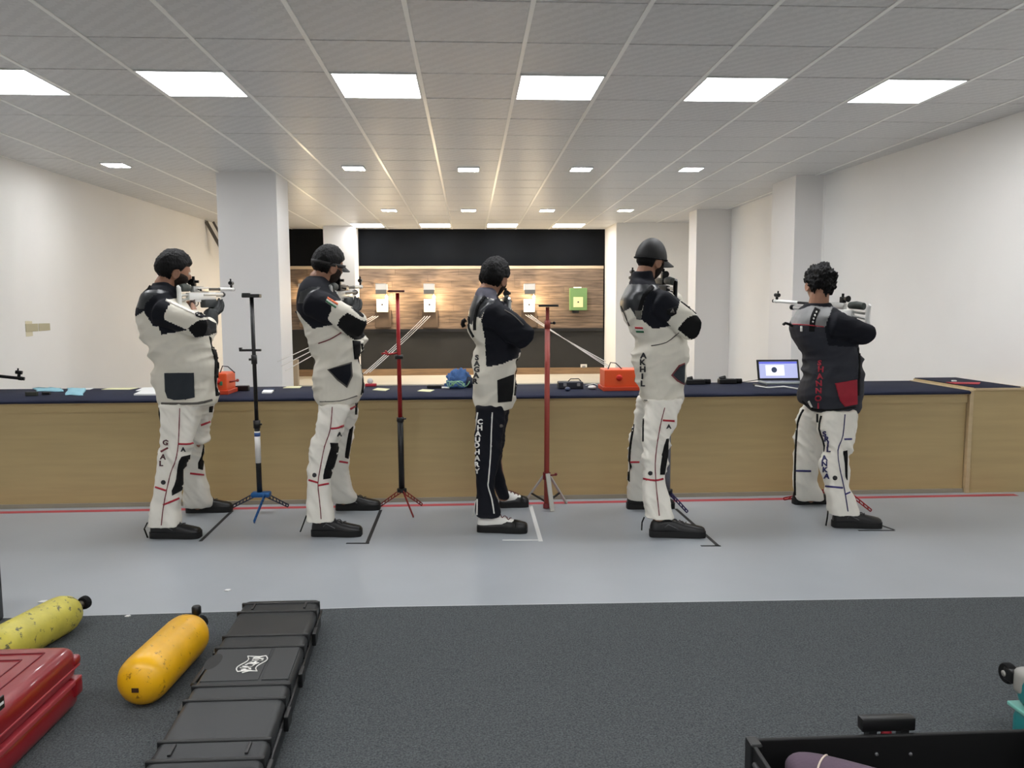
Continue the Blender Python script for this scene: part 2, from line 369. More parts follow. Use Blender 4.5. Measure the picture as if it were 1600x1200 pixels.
# ================================================================== targets
card_m = mat('target_card', (246, 242, 230), .7)
hood_m = mat('lamp_hood', (226, 222, 214), .5); hood_g = mat('lamp_hood_grey', (120, 118, 112), .5)
holder_m = mat('target_holder', (122, 106, 90), .6); warm = mat('warm_bulb', (255, 240, 210), .5, emit=(255, 206, 130), estr=30)
blk = mat('black_plastic', (12, 12, 13), .4)
def target(x, lab, lamp=True):
    p = at(x, 472, YB-.2); X = p.x; zt, zb = at(x, 465, YB-.2).z, at(x, 487, YB-.2).z
    e = empty('target_unit', (X, YB-.03, zb-.2), lab, 'target', 'lit paper targets on the wooden wall')
    mesh('carrier_box', box(X-.1, X+.1, YB-.17, YB-.031, zb+.02, zt-.04, .006), holder_m, e)
    c = mesh('target_card', box(X-.105, X+.105, YB-.178, YB-.172, zb-.005, zt-.03), card_m, e)
    mesh('bullseye', xf(lathe([(.001, 0), (.02, 0), (.02, .002), (.001, .002)], 16), frame((X, YB-.178, (zt+zb)/2), (0, -1, 0))), blk, c)
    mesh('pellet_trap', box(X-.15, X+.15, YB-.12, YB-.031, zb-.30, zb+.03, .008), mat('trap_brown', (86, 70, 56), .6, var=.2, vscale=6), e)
    zh0, zh1 = at(x, 458, YB-.3).z, at(x, 443, YB-.3).z; hx = X+.0
    hood = mesh('lamp_hood', join(box(hx-.1, hx+.1, YB-.36, YB-.35, zh0+.06, zh1, .002, 1), box(hx-.1, hx+.1, YB-.36, YB-.1, zh1-.008, zh1), box(hx-.1, hx-.094, YB-.36, YB-.1, zh0+.06, zh1), box(hx+.094, hx+.1, YB-.36, YB-.1, zh0+.06, zh1)), hood_m, e)
    mesh('hood_visor', box(hx-.1, hx+.1, YB-.362, YB-.352, zh0-.02, zh0+.062, .002, 1), hood_g, hood)
    mesh('lamp_arm', tube([(hx, YB-.03, zh1-.03), (hx, YB-.12, zh1-.02)], .012, 8), hood_g, e)
    mesh('bulb', sphere((hx+.085, YB-.22, zt+.01), .028, 12, 8), warm, e); mesh('bulb_stem', tube([(hx+.085, YB-.22, zt+.02), (hx+.07, YB-.2, zh0+.07)], .008, 8), hood_g, e)
    l = bpy.data.lights.new('target_lamp', 'POINT'); l.energy = TARGET_W; l.color = (1, .8, .52); l.shadow_soft_size = .035
    lo = bpy.data.objects.new('target_lamp_light', l); COL.objects.link(lo); lo.parent = e; lo.location = Vector((hx+.085, YB-.275, zt-.005))-e.location
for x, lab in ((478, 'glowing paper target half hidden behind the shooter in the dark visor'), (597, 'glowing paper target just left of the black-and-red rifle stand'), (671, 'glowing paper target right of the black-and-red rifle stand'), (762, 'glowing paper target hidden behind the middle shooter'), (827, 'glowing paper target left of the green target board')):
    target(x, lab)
# the green board
pa, pb = at(890, 485, YB-.1), at(917, 450, YB-.1)
e = empty('target_board', (pa.x, YB-.03, pa.z), 'unlit green target board with a pale yellow card, rightmost on the wooden wall', 'target')
gb = mesh('board', box(pa.x, pb.x, YB-.14, YB-.03, pa.z, pb.z, .008), mat('target_green', (116, 150, 92), .5), e)
ca, cb = at(896, 480, YB-.15), at(911, 464, YB-.15)
cd = mesh('paper_card', box(ca.x, cb.x, YB-.146, YB-.141, ca.z, cb.z), mat('yellow_card', (236, 232, 168), .7), gb)
mesh('bullseye', xf(lathe([(.001, 0), (.016, 0), (.016, .003), (.001, .003)], 12), frame(((ca.x+cb.x)/2, YB-.146, (ca.z+cb.z)/2), (0, -1, 0))), blk, cd)
mesh('clip', box(pa.x+.07, pb.x-.11, YB-.15, YB-.1, pb.z-.005, pb.z+.02, .004), card_m, e)
mesh('catch_tray', box(pa.x+.05, pb.x-.15, YB-.12, YB-.04, pa.z-.05, pa.z+.002, .006), blk, e)
# target cords to the bench
cord_m = mat('white_cord', (214, 210, 204), .6)
for k, (a, b, lab) in enumerate((((586, 490), (440, 572), 'left'), ((667, 490), (572, 596), 'mid'), ((824, 488), (952, 572), 'right'))):
    lab = {'left': 'three white cords running from the far wall to behind the left white pillar', 'mid': 'three white cords running from the far wall to the bench behind the second shooter', 'right': 'three white cords running from the far wall towards the orange winder box'}[lab]
    e = empty('pulley_line', tuple(at(a[0], a[1]+4, YB-.22)), lab, 'cord', 'target pulley lines')
    for j in range(3):
        A = at(a[0]-3+j*4, a[1]+4, YB-.22); B = at(b[0]+(j-1)*6, b[1]+(j-1)*7, 7.05 if k else 7.6)
        if B.z < ZT+.05: B.z = ZT+.05+.01*j
        P = [A.lerp(B, t)+Vector((0, 0, -.015*math.sin(PI*t))) for t in [i/10 for i in range(11)]]
        mesh('strand', tube(P, .0042, 6), cord_m, e, True)
# ================================================================== people: helpers
def remesh(shape, voxel, it=3, fac=.5):
    me = bpy.data.meshes.new('tmp'); me.from_pydata([tuple(p) for p in shape[0]], [], shape[1]); me.update()
    bm = bmesh.new(); bm.from_mesh(me); bmesh.ops.recalc_face_normals(bm, faces=list(bm.faces)); bm.to_mesh(me); bm.free()
    o = bpy.data.objects.new('tmp', me); COL.objects.link(o)
    r = o.modifiers.new('r', 'REMESH'); r.mode = 'VOXEL'; r.voxel_size = voxel
    s = o.modifiers.new('s', 'SMOOTH'); s.factor = fac; s.iterations = it
    dg = bpy.context.evaluated_depsgraph_get(); dg.update(); ev = o.evaluated_get(dg); m2 = ev.to_mesh()
    V = np.empty(len(m2.vertices)*3); m2.vertices.foreach_get('co', V); V = V.reshape(-1, 3)
    Nn = np.empty(len(m2.vertices)*3); m2.vertices.foreach_get('normal', Nn); Nn = Nn.reshape(-1, 3)
    F = [tuple(p.vertices) for p in m2.polygons]
    ev.to_mesh_clear(); bpy.data.objects.remove(o); bpy.data.meshes.remove(me)
    return V.copy(), F, Nn.copy()
def folds(V, N, amp, fn):
    """cloth folds: push the surface along its normals by a ridged noise; fn gives the local strength and the fold direction stretch"""
    out = V.copy()
    for i in range(len(V)):
        s, q = fn(V[i])
        if s <= 0: continue
        Q = Vector(q); n1 = noise.noise(Q); n2 = noise.noise(Q*1.9+Vector((7, 3, 1))); out[i] += N[i]*amp*s*((1-abs(n1)*2.6)*.8-.3+(1-abs(n2)*3)*.42-.1)
    return out
def inside(px, py, poly):
    c = np.zeros(len(px), bool); n = len(poly)
    for i in range(n):
        x0, y0 = poly[i]; x1, y1 = poly[(i+1) % n]
        if y0 == y1: continue
        t = ((y0 > py) != (y1 > py)) & (px < (x1-x0)*(py-y0)/(y1-y0)+x0); c ^= t
    return c
def ring(c, a, b, e=2.3, n=28):
    out = []
    for k in range(n):
        t = 2*PI*k/n; ct, st = math.cos(t), math.sin(t)
        out.append((c.x+a*math.copysign(abs(ct)**(2/e), ct), c.y+b*math.copysign(abs(st)**(2/e), st), c.z))
    return out
def stack(rows, Yf, bf, e=2.3, k=4, grow=0.):
    """loft through silhouette rows (y, x left, x right) of the photograph at depth Yf(row share); bf gives the half depth in metres"""
    R = spline(rows, k); rings = []; n = len(R)
    for i, q in enumerate(R):
        y, xa, xb = q[:3]; s = i/(n-1); Y = Yf(s); A, B = at(xa, y, Y), at(xb, y, Y); c = (A+B)/2; w = (B-A).length/2; b = bf(s)
        th = math.atan2(c.x, Y); cs, sn = math.cos(th), math.sin(th)
        a = math.sqrt(max((w*cs)**2-(b*sn)**2, (.55*w)**2))/cs
        rings.append(ring(Vector((c.x, Y, (A.z+B.z)/2)), a+grow, b+grow, e))
    return loft(rings)
def bisected(bm, step, plane):
    xs = [v.co.x for v in bm.verts]; ys = [v.co.y for v in bm.verts]
    for lo, hi, no in ((min(xs), max(xs), (1, 0, 0)), (min(ys), max(ys), (0, 1, 0))):
        t = (math.floor(lo/step)+1)*step
        while t < hi-1e-6:
            bmesh.ops.bisect_plane(bm, geom=list(bm.verts)+list(bm.edges)+list(bm.faces), plane_co=(t*no[0], t*no[1], 0), plane_no=no); t += step
class Skin:
    def __init__(s, V, F): s.t = BVHTree.FromPolygons([tuple(v) for v in V], F)
    def hit(s, x, y, dist=None):
        d = ray(x, y).normalized(); p, n, i, k = s.t.ray_cast(CPOS, d)
        if p is None:
            if dist is None: return None
            p, n, i, k = s.t.find_nearest(CPOS+d*dist)
            if p is None or k > .05: return None
            return p, n
        if n.dot(d) > 0: n = -n
        return p, n
def drape(bm, skin, off, maxedge=.11):
    """lay a flat cut piece (pixel coordinates) on the cloth below it"""
    V, ok = [], {}
    bm.verts.index_update(); bmesh.ops.triangulate(bm, faces=list(bm.faces))
    ds = []
    for v in bm.verts:
        h = skin.hit(v.co.x, v.co.y)
        if h: ds.append((h[0]-CPOS).length)
    dist = (sorted(ds)[len(ds)//2]+.03) if ds else None
    for v in bm.verts:
        h = skin.hit(v.co.x, v.co.y, dist)
        if h: ok[v.index] = len(V); V.append(tuple(h[0]+h[1]*off*.45+(CPOS-h[0]).normalized()*off*.6))
    F = []
    for f in bm.faces:
        i = [v.index for v in f.verts]
        if all(j in ok for j in i):
            q = [ok[j] for j in i]
            if max((Vector(V[q[a]])-Vector(V[q[(a+1) % 3]])).length for a in range(3)) < maxedge: F.append(tuple(q))
    bm.free(); used = sorted({i for f in F for i in f}); mp = {u: i for i, u in enumerate(used)}
    return [V[u] for u in used], [tuple(mp[i] for i in f) for f in F]
def largest(s):
    V, F = s
    if not F: return s
    up = list(range(len(V)))
    def find(a):
        while up[a] != a: up[a] = up[up[a]]; a = up[a]
        return a
    for f in F:
        for i in f[1:]: up[find(i)] = find(f[0])
    cnt = {}
    for f in F: cnt[find(f[0])] = cnt.get(find(f[0]), 0)+1
    b = max(cnt, key=cnt.get); F = [f for f in F if find(f[0]) == b]; used = sorted({i for f in F for i in f}); mp = {u: i for i, u in enumerate(used)}
    return [V[u] for u in used], [tuple(mp[i] for i in f) for f in F]
def piece(name, shape, m_, parent, thick=.004, label=None):
    if not shape[1]: return None
    V, F = shape; o0 = ORG[parent.name]
    me = bpy.data.meshes.new(name); me.from_pydata([tuple(Vector(v)-o0) for v in V], [], F); me.materials.append(m_); me.update()
    # normals to the camera side
    bm = bmesh.new(); bm.from_mesh(me); bmesh.ops.recalc_face_normals(bm, faces=list(bm.faces))
    bm.faces.ensure_lookup_table(); s_ = sum(((f.calc_center_median()+o0)-CPOS).dot(f.normal)*f.calc_area() for f in bm.faces)
    if s_ > 0: bmesh.ops.reverse_faces(bm, faces=list(bm.faces))
    bm.to_mesh(me); bm.free()
    me.polygons.foreach_set('use_smooth', [True]*len(me.polygons))
    o = bpy.data.objects.new(name, me); put(o, parent)
    md = o.modifiers.new('thickness', 'SOLIDIFY'); md.thickness = thick; md.offset = -1
    if label: o['label'] = label
    return o
def patch(name, poly, skin, m_, parent, off=.0075, step=2.6, label=None, thick=.006, maxedge=.11):
    bm = bmesh.new(); bm.faces.new([bm.verts.new((x, y, 0)) for x, y in poly]); bisected(bm, step, 0)
    return piece(name, largest(drape(bm, skin, off, maxedge)), m_, parent, thick, label)
def band(pts, w):
    """polyline of width w (pixels) as a polygon"""
    P = [Vector((x, y)) for x, y in pts]; L, R = [], []
    for i, p in enumerate(P):
        t = (P[min(i+1, len(P)-1)]-P[max(i-1, 0)]).normalized(); n = Vector((-t.y, t.x))*w/2; L.append(tuple(p+n)); R.append(tuple(p-n))
    return L+R[::-1]
def stripe(name, pts, w, skin, m_, parent, off=.0045, label=None, k=3):
    pts = [tuple(p) for p in spline(pts, k)] if len(pts) > 2 else pts
    return patch(name, band(pts, w), skin, m_, parent, off, 3., label, .006)
def circle(x, y, r, n=14): return [(x+r*math.cos(2*PI*k/n), y+r*math.sin(2*PI*k/n)) for k in range(n)]
def glyph(ch, bold=.03):
    cu = bpy.data.curves.new('glyph', 'FONT'); cu.body = ch; cu.offset = bold; cu.resolution_u = 3; cu.align_x = 'CENTER'
    o = bpy.data.objects.new('glyph', cu); COL.objects.link(o); dg = bpy.context.evaluated_depsgraph_get(); dg.update()
    me = o.evaluated_get(dg).to_mesh(); V = np.array([tuple(v.co) for v in me.vertices]); F = [tuple(p.vertices) for p in me.polygons]
    o.evaluated_get(dg).to_mesh_clear(); bpy.data.objects.remove(o); bpy.data.curves.remove(cu)
    c = (V.min(0)+V.max(0))/2; hh = V[:, 1].max()-V[:, 1].min()
    return (V-c)/hh, F
def lettering(name, letters, skin, m_, parent, off=.0048, label=None, wf=1.1, bold=.035):
    """letters: (character, x, y, height px, turn degrees)"""
    parts = []
    for ch, x, y, h, a in letters:
        V, F = glyph(ch, bold); ca, sa = math.cos(math.radians(a)), math.sin(math.radians(a))
        bm = bmesh.new(); vs = [bm.verts.new((x+h*(wf*p[0]*ca+p[1]*sa), y+h*(wf*p[0]*sa-p[1]*ca), 0)) for p in V]
        for f in F:
            try: bm.faces.new([vs[i] for i in f])
            except ValueError: pass
        bisected(bm, 3., 0); parts.append(drape(bm, skin, off))
    s = join(*parts)
    o = piece(name, s, m_, parent, .003, label)
    return o
def crop(x0, y0, s): return lambda pts: [(x0+s*x, y0+s*y) for x, y in pts]

skin_m = mat('skin', (150, 108, 84), .5, var=.06, vscale=20)
hair_m = mat('black_hair', (6, 5, 5), .6, bump=.5, bscale=140, stretch=(1, 1, .25), var=.4, vscale=60, spec=.2)
canvas = mat('white_canvas', (212, 207, 193), .75, bump=.35, bscale=7, var=.03, vscale=4)
canvas2 = mat('white_trouser_canvas', (226, 222, 211), .72, bump=.3, bscale=9, var=.03, vscale=4)
navy = mat('navy_suede', (12, 14, 23), .8, bump=.06, bscale=200, var=.15, vscale=5, spec=.25)
black_rub = mat('black_rubber_cloth', (9, 9, 10), .8, bump=.2, bscale=260, spec=.25)
leather = mat('dark_leather', (30, 33, 36), .36, bump=.1, bscale=60, var=.15, vscale=8)
slate = mat('slate_suede', (36, 42, 48), .85, var=.08, vscale=9)
redm = mat('red_trim', (168, 32, 48), .6); bluem = mat('blue_trim', (44, 40, 104), .6)
darkred = mat('dark_red_piping', (112, 44, 48), .6); piping_w = mat('white_piping', (218, 216, 210), .6)
grey_trim = mat('grey_trim', (88, 84, 78), .7)
saffron = mat('saffron', (206, 98, 52), .7); flag_w = mat('flag_white', (226, 222, 214), .7); flag_g = mat('flag_green', (30, 96, 60), .7)
blk_print = mat('black_print', (22, 22, 26), .6); white_print = mat('white_print', (232, 230, 224), .6); red_print = mat('red_print', (158, 24, 46), .6); navy_print = mat('navy_print', (34, 34, 84), .6)
charcoal_suit = mat('charcoal_suede', (32, 34, 43), .75, bump=.06, bscale=200, var=.12, vscale=5)
yoke_grey = mat('grey_leather', (128, 128, 128), .5, var=.08, vscale=10); pocket_red = mat('crimson_suede', (146, 22, 40), .75, var=.1, vscale=9)
shoe_blk = mat('black_shoe_leather', (13, 13, 14), .42, bump=.05, bscale=80); sole_m = mat('black_sole', (9, 9, 9), .7); lace_m = mat('dark_lace', (52, 52, 54), .7); shoe_wht = mat('white_shoe_leather', (222, 220, 214), .5)
glove_m = mat('charcoal_glove', (32, 35, 35), .7, bump=.1, bscale=120)
cap_m = mat('black_cap', (20, 19, 18), .62, bump=.1, bscale=120)

# ---- head
def hd(x, y, z):
    P = [x*.077, y*.1, z*.122]; t = max(0., -z-.1)/.9
    P[0] *= 1-.28*t; P[1] *= (1-.5*t) if y < 0 else (1-.06*t)
    if y < 0 and z > -.2: P[1] *= 1.05
    if y > 0:
        P[1] += .027*math.exp(-((x/.13)**2+((z+.2)/.15)**2)) + .006*math.exp(-((x/.4)**2+((z-.16)/.08)**2)) + .005*math.exp(-((x/.22)**2+((z+.52)/.07)**2)) + .008*math.exp(-((x/.25)**2+((z+.86)/.1)**2))
        for s in (-1, 1): P[1] -= .011*math.exp(-(((x-s*.36)/.16)**2+((z-.0)/.1)**2))
    return P
def head_sphere(fn, nu=40, nv=28):
    rings = []
    for i in range(nv+1):
        th = PI*(i+.05)/(nv+.1); r = []
        for k in range(nu):
            ph = 2*PI*k/nu; r.append(fn(math.sin(th)*math.cos(ph), math.sin(th)*math.sin(ph), -math.cos(th)))
        rings.append(r)
    return loft(rings)
def sstep(a, b, x): t = min(1, max(0, (x-a)/(b-a) if b != a else 0)); return t*t*(3-2*t)
def head_matrix(c, face, tilt=0., nod=0., s=.97):
    return Matrix.Translation(c) @ Matrix.Rotation(-math.radians(face), 4, 'Z') @ Matrix.Rotation(math.radians(tilt), 4, 'Y') @ Matrix.Rotation(-math.radians(nod), 4, 'X') @ Matrix.Scale(s, 4)
def head_parts():
    ears = []
    for s in (-1, 1):
        e = sphere((0, 0, 0), (.009, .021, .034), 12, 10); rim = tube([(s*.006, .019*math.cos(a), .031*math.sin(a)) for a in [i*2*PI/14 for i in range(15)]], .0055, 8)
        M = Matrix.Translation((s*.079, -.008, -.012)) @ Matrix.Rotation(-s*.35, 4, 'Z') @ Matrix.Rotation(-.15, 4, 'X'); ears += [xf(e, M), xf(rim, M)]
    return [head_sphere(hd)]+ears
def hair_shape(thick=.016, rough=.009, freq=28., low=-.56, curly=False, seed=0, side=.1):
    def fn(x, y, z):
        # hairline: forehead high, above the ears, down to the nape
        line = .42 if y > .55 else (side+(.42-side)*sstep(.15, .6, y) if y > .0 else side+(low-side)*sstep(-.22, -.5, y))
        k = sstep(line-.09, line+.07, z); P = Vector(hd(x, y, z)); L = P.length; d = P/L
        n = noise.noise(Vector((x, y, z))*(freq*.12)+Vector((seed, 0, 0)))*.8+noise.noise(Vector((x*freq*.4, y*freq*.4, z*freq*.4+seed)))*.6+.35*noise.noise(Vector((x*freq, y*freq, z*freq*.5)))
        top = (1+.45*max(0, z))*(.3+.7*sstep(-.5, .15, z))
        return d*(L*(.93+.07*k)+k*(thick*top+rough*n))
    return head_sphere(fn, 96, 72)
def beard_shape(thick=.007):
    def fn(x, y, z):
        P = Vector(hd(x, y, z)); L = P.length
        k = sstep(-.3, -.5, z-.35*abs(x)*(y > 0))*sstep(-.25, .05, y); mouth = math.exp(-((x/.24)**2+((z+.52)/.05)**2)) if y > 0 else 0
        n = noise.noise(Vector((x, y, z))*14)*.002
        return P*((L*(.93+.07*k)+k*(thick+n)*(1-mouth))/L)
    return head_sphere(fn, 56, 40)
def hand(W, d, nrm, side, curl=(.75, .95, .6), spreadf=.0):
    d = Vector(d).normalized(); nrm = Vector(nrm); nrm = (nrm-d*nrm.dot(d)).normalized(); s = d.cross(nrm)*side; out = []
    # palm
    M = Matrix((s, d, nrm)).transposed().to_4x4(); M.translation = Vector(W)
    rings = [[(wd*math.cos(t)*abs(math.cos(t))**-.3 if abs(math.cos(t)) > 1e-6 else 0, y_, th*math.sin(t)) for t in [2*PI*k/16 for k in range(16)]] for y_, wd, th in ((-.02, .024, .019), (.02, .034, .017), (.06, .042, .015), (.09, .041, .012))]
    out.append(xf(loft(rings), M))
    for i, L in enumerate((.072, .082, .077, .06)):
        p = Vector(W)+d*(.086-.006*(i == 3))+s*(.031-.021*i); a = .15*(i+1)*.0; pts = [p-d*.01, p]; dd = d+s*spreadf*(1.5-i); ang = 0
        for j, f in enumerate((.45, .3, .25)):
            ang += curl[j]; v = (dd*math.cos(ang)+nrm*math.sin(ang)).normalized(); p = p+v*L*f; pts.append(p)
        out.append(capsule(pts, [.0095, .0095, .009, .0082, .0072], 10))
    p = Vector(W)+d*.025+s*.03; v1 = (d*.6+s*.75+nrm*.35).normalized(); v2 = (d*.85+s*.1+nrm*.55).normalized(); v3 = (d*.8-s*.25+nrm*.55).normalized()
    out.append(capsule([p, p+v1*.035, p+v1*.035+v2*.033, p+v1*.035+v2*.033+v3*.026], [.014, .0115, .0105, .0085], 10))
    return out

# ---- shoes
def shoe(heel, toe, parent, style='black'):
    H, T = flo(*heel), flo(*toe); d = (T-H); d.z = 0; L = d.length; d.normalize(); n = Vector((-d.y, d.x, 0)); O = H+n*.05
    M = Matrix((d, n, Vector((0, 0, 1)))).transposed().to_4x4(); M.translation = O
    ts = [0, .02, .06, .15, .3, .45, .6, .75, .87, .95, .985, 1]
    wd = [.020, .032, .038, .041, .040, .041, .047, .050, .049, .043, .035, .022]
    hh = [.066, .088, .104, .116, .116, .104, .088, .076, .068, .062, .055, .042]
    up = []
    for t, w_, h_ in zip(ts, wd, hh):
        r = []
        for k in range(15):
            a = PI*k/14; r.append((t*L*.985+.004, (w_-.003)*math.copysign(abs(math.cos(a))**.75, math.cos(a)), .02+(h_-.02)*math.sin(a)**.7))
        up.append(r)
    u = loft(up); idx = None; mats = [shoe_blk]
    sole = loft([[(t*L, s*w_, z) for s, z in ((-1, .0), (-1.05, .012), (-1.04, .040), (1.04, .040), (1.05, .012), (1, 0))] for t, w_ in zip(ts, wd)])
    o = mesh('shoe', xf(u, M), shoe_wht if style == 'white' else shoe_blk, parent, True)
    mesh('sole', xf(sole, M), sole_m, o, True, auto=40)
    lp = []
    for i in range(6):
        t = .33+.06*i; h_ = np.interp(t, ts, hh)+.002; s = -1 if i % 2 else 1
        lp += [(t*L, s*.022, h_-.004), (t*L+.008, 0, h_+.002), (t*L+.014, -s*.022, h_-.003)]
    mesh('laces', xf(tube(lp, .0028, 6), M), mat('maroon_lace', (96, 34, 44), .7) if style == 'white' else lace_m, o, True)
    if style == 'white':
        tc = loft([[(t*L*.99+.004, (w_+.0005)*math.copysign(abs(math.cos(PI*k/14))**.75, math.cos(PI*k/14)), .02+(h_-.018)*math.sin(PI*k/14)**.7) for k in range(15)] for t, w_, h_ in list(zip(ts, wd, hh))[7:]])
        mesh('toe_cap', xf(tc, M), shoe_blk, o, True)
        hb = loft([[(t*L*.99+.003, (w_+.001)*math.copysign(abs(math.cos(a))**.75, math.cos(a)), min(.048+.004*max(0, j-3)+.014*max(0, j-5), .02+(h_-.018)*abs(math.sin(a))**.7)) for a in [PI*k/14 for k in range(15)]] for j, (t, w_, h_) in enumerate(list(zip(ts, wd, hh))[:8])])
        mesh('side_panel', xf(hb, M), shoe_blk, o, True)
    else:
        w0 = -np.interp(.36, ts, wd)-.001
        pan = tube([(.26*L, w0+.002, .066), (.32*L, w0+.002, .084), (.50*L, w0-.002, .056)], .003, 6)
        mesh('side_line', xf(pan, M), mat('shoe_grey', (96, 96, 98), .5), o, True)
    return o

# ---- rifle in its own frame: +y to the muzzle, z up, 0 at the breech
alu = mat('brushed_aluminium', (196, 197, 194), .32, metal=.75, var=.06, vscale=30); steel = mat('blued_steel', (20, 21, 23), .35, metal=.6)
wht = mat('white_aluminium', (226, 226, 222), .4); gripw = mat('walnut_grip', (52, 32, 26), .55, var=.3, vscale=30); cheek_m = mat('cheek_rubber', (58, 64, 60), .6)
def rifle(O, yv, label, tone='silver', tube_col=None):
    yv = Vector(yv).normalized(); x = yv.cross(Vector((0, 0, 1))).normalized(); z = x.cross(yv); M = Matrix((x, yv, z)).transposed().to_4x4(); M.translation = O
    body, cyl = {'silver': (wht, alu), 'dark': (steel, steel), 'mixed': (alu, steel), 'red': (steel, mat('red_anodised', (120, 20, 26), .3, metal=.5))}[tone]
    e = empty('air_rifle', tuple(Vector(O)-z*.2), label, 'rifle', 'air rifles')
    P = lambda n, s, m_, par=None, sm=True: mesh(n, xf(s, M), m_, par or e, sm, auto=40)
    bar = P('barrel', tube([(0, .12, 0), (0, .60, 0)], .0095, 14), steel)
    P('barrel_sleeve', join(tube([(0, .44, 0), (0, .72, 0)], .0125, 14), tube([(0, .70, 0), (0, .725, 0)], .0155, 14)), body, bar)
    P('muzzle_ring', tube([(0, .722, 0), (0, .742, 0)], .014, 14), steel, bar)
    ac = P('air_cylinder', tube([(0, .10, -.038), (0, .48, -.038)], .0165, 16), cyl)
    P('pressure_gauge', tube([(0, .48, -.038), (0, .485, -.038), (0, .515, -.038)], [.0165, .019, .019], 16), steel, ac)
    P('receiver', join(box(-.015, .015, -.06, .2, -.02, .016, .004), box(-.011, .011, -.05, .12, .014, .022, .002)), steel if tone != 'silver' else alu)
    P('loading_lever', join(tube([(.012, .0, 0), (.035, -.01, -.004)], .004, 8), sphere((.038, -.011, -.005), .008, 10, 8)), steel)
    st = P('stock_rail', join(box(-.014, .014, -.14, .34, -.072, -.022, .006), box(-.011, .011, -.06, .06, -.085, -.07, .003)), body)
    P('fore_end', box(-.022, .022, .12, .33, -.125, -.07, .008), mat('fore_end_grey', (52, 56, 56), .6))
    gp = loft([[(wx*math.cos(t), yy+wy*math.sin(t), zz) for t in [2*PI*k/12 for k in range(12)]] for yy, zz, wx, wy in ((-.06, -.065, .014, .022), (-.068, -.09, .017, .024), (-.08, -.12, .019, .026), (-.092, -.15, .018, .027), (-.1, -.172, .021, .031), (-.101, -.18, .018, .028))])
    P('pistol_grip', gp, gripw)
    P('trigger_guard', tube([(0, -.045, -.08), (0, -.035, -.105), (0, .0, -.112), (0, .03, -.1), (0, .035, -.08)], .0032, 8), steel)
    P('trigger', tube([(0, -.005, -.078), (0, -.012, -.09), (0, -.006, -.102)], .0028, 8), alu)
    P('butt_rod', join(tube([(0, -.12, -.035), (0, -.27, -.04)], .008, 10), tube([(0, -.12, -.06), (0, -.27, -.075)], .007, 10)), alu)
    P('cheek_piece', loft([[(-.004+wx*math.cos(t), yy, zz+hz*math.sin(t)) for t in [2*PI*k/12 for k in range(12)]] for yy, zz, wx, hz in ((-.245, .006, .014, .016), (-.24, .008, .02, .024), (-.17, .012, .022, .027), (-.11, .008, .019, .023), (-.1, .006, .013, .015))]), cheek_m)
    P('butt_plate', tube([(.0, -.29, .02), (0, -.28, .008), (0, -.275, -.02), (0, -.277, -.08), (0, -.288, -.13), (0, -.325, -.165)], [.008, .013, .014, .014, .013, .008], 10, flat=1.4), body)
    rs = P('rear_sight', join(box(-.012, .012, -.055, -.01, .022, .062, .004), tube([(0, -.05, .05), (0, -.075, .05), (0, -.085, .05)], [.011, .019, .022], 16), tube([(.012, -.03, .05), (.034, -.03, .05)], .009, 12), tube([(0, -.03, .06), (0, -.03, .085)], .009, 12)), steel)
    fs = P('front_sight', join(box(-.006, .006, .69, .712, .01, .034, .002), tube([(0, .675, .046), (0, .722, .046)], .0145, 16)), steel)
    P('sight_wing', tube([(0, .69, .058), (0, .69, .078)], .006, 8), steel, fs)
    return M
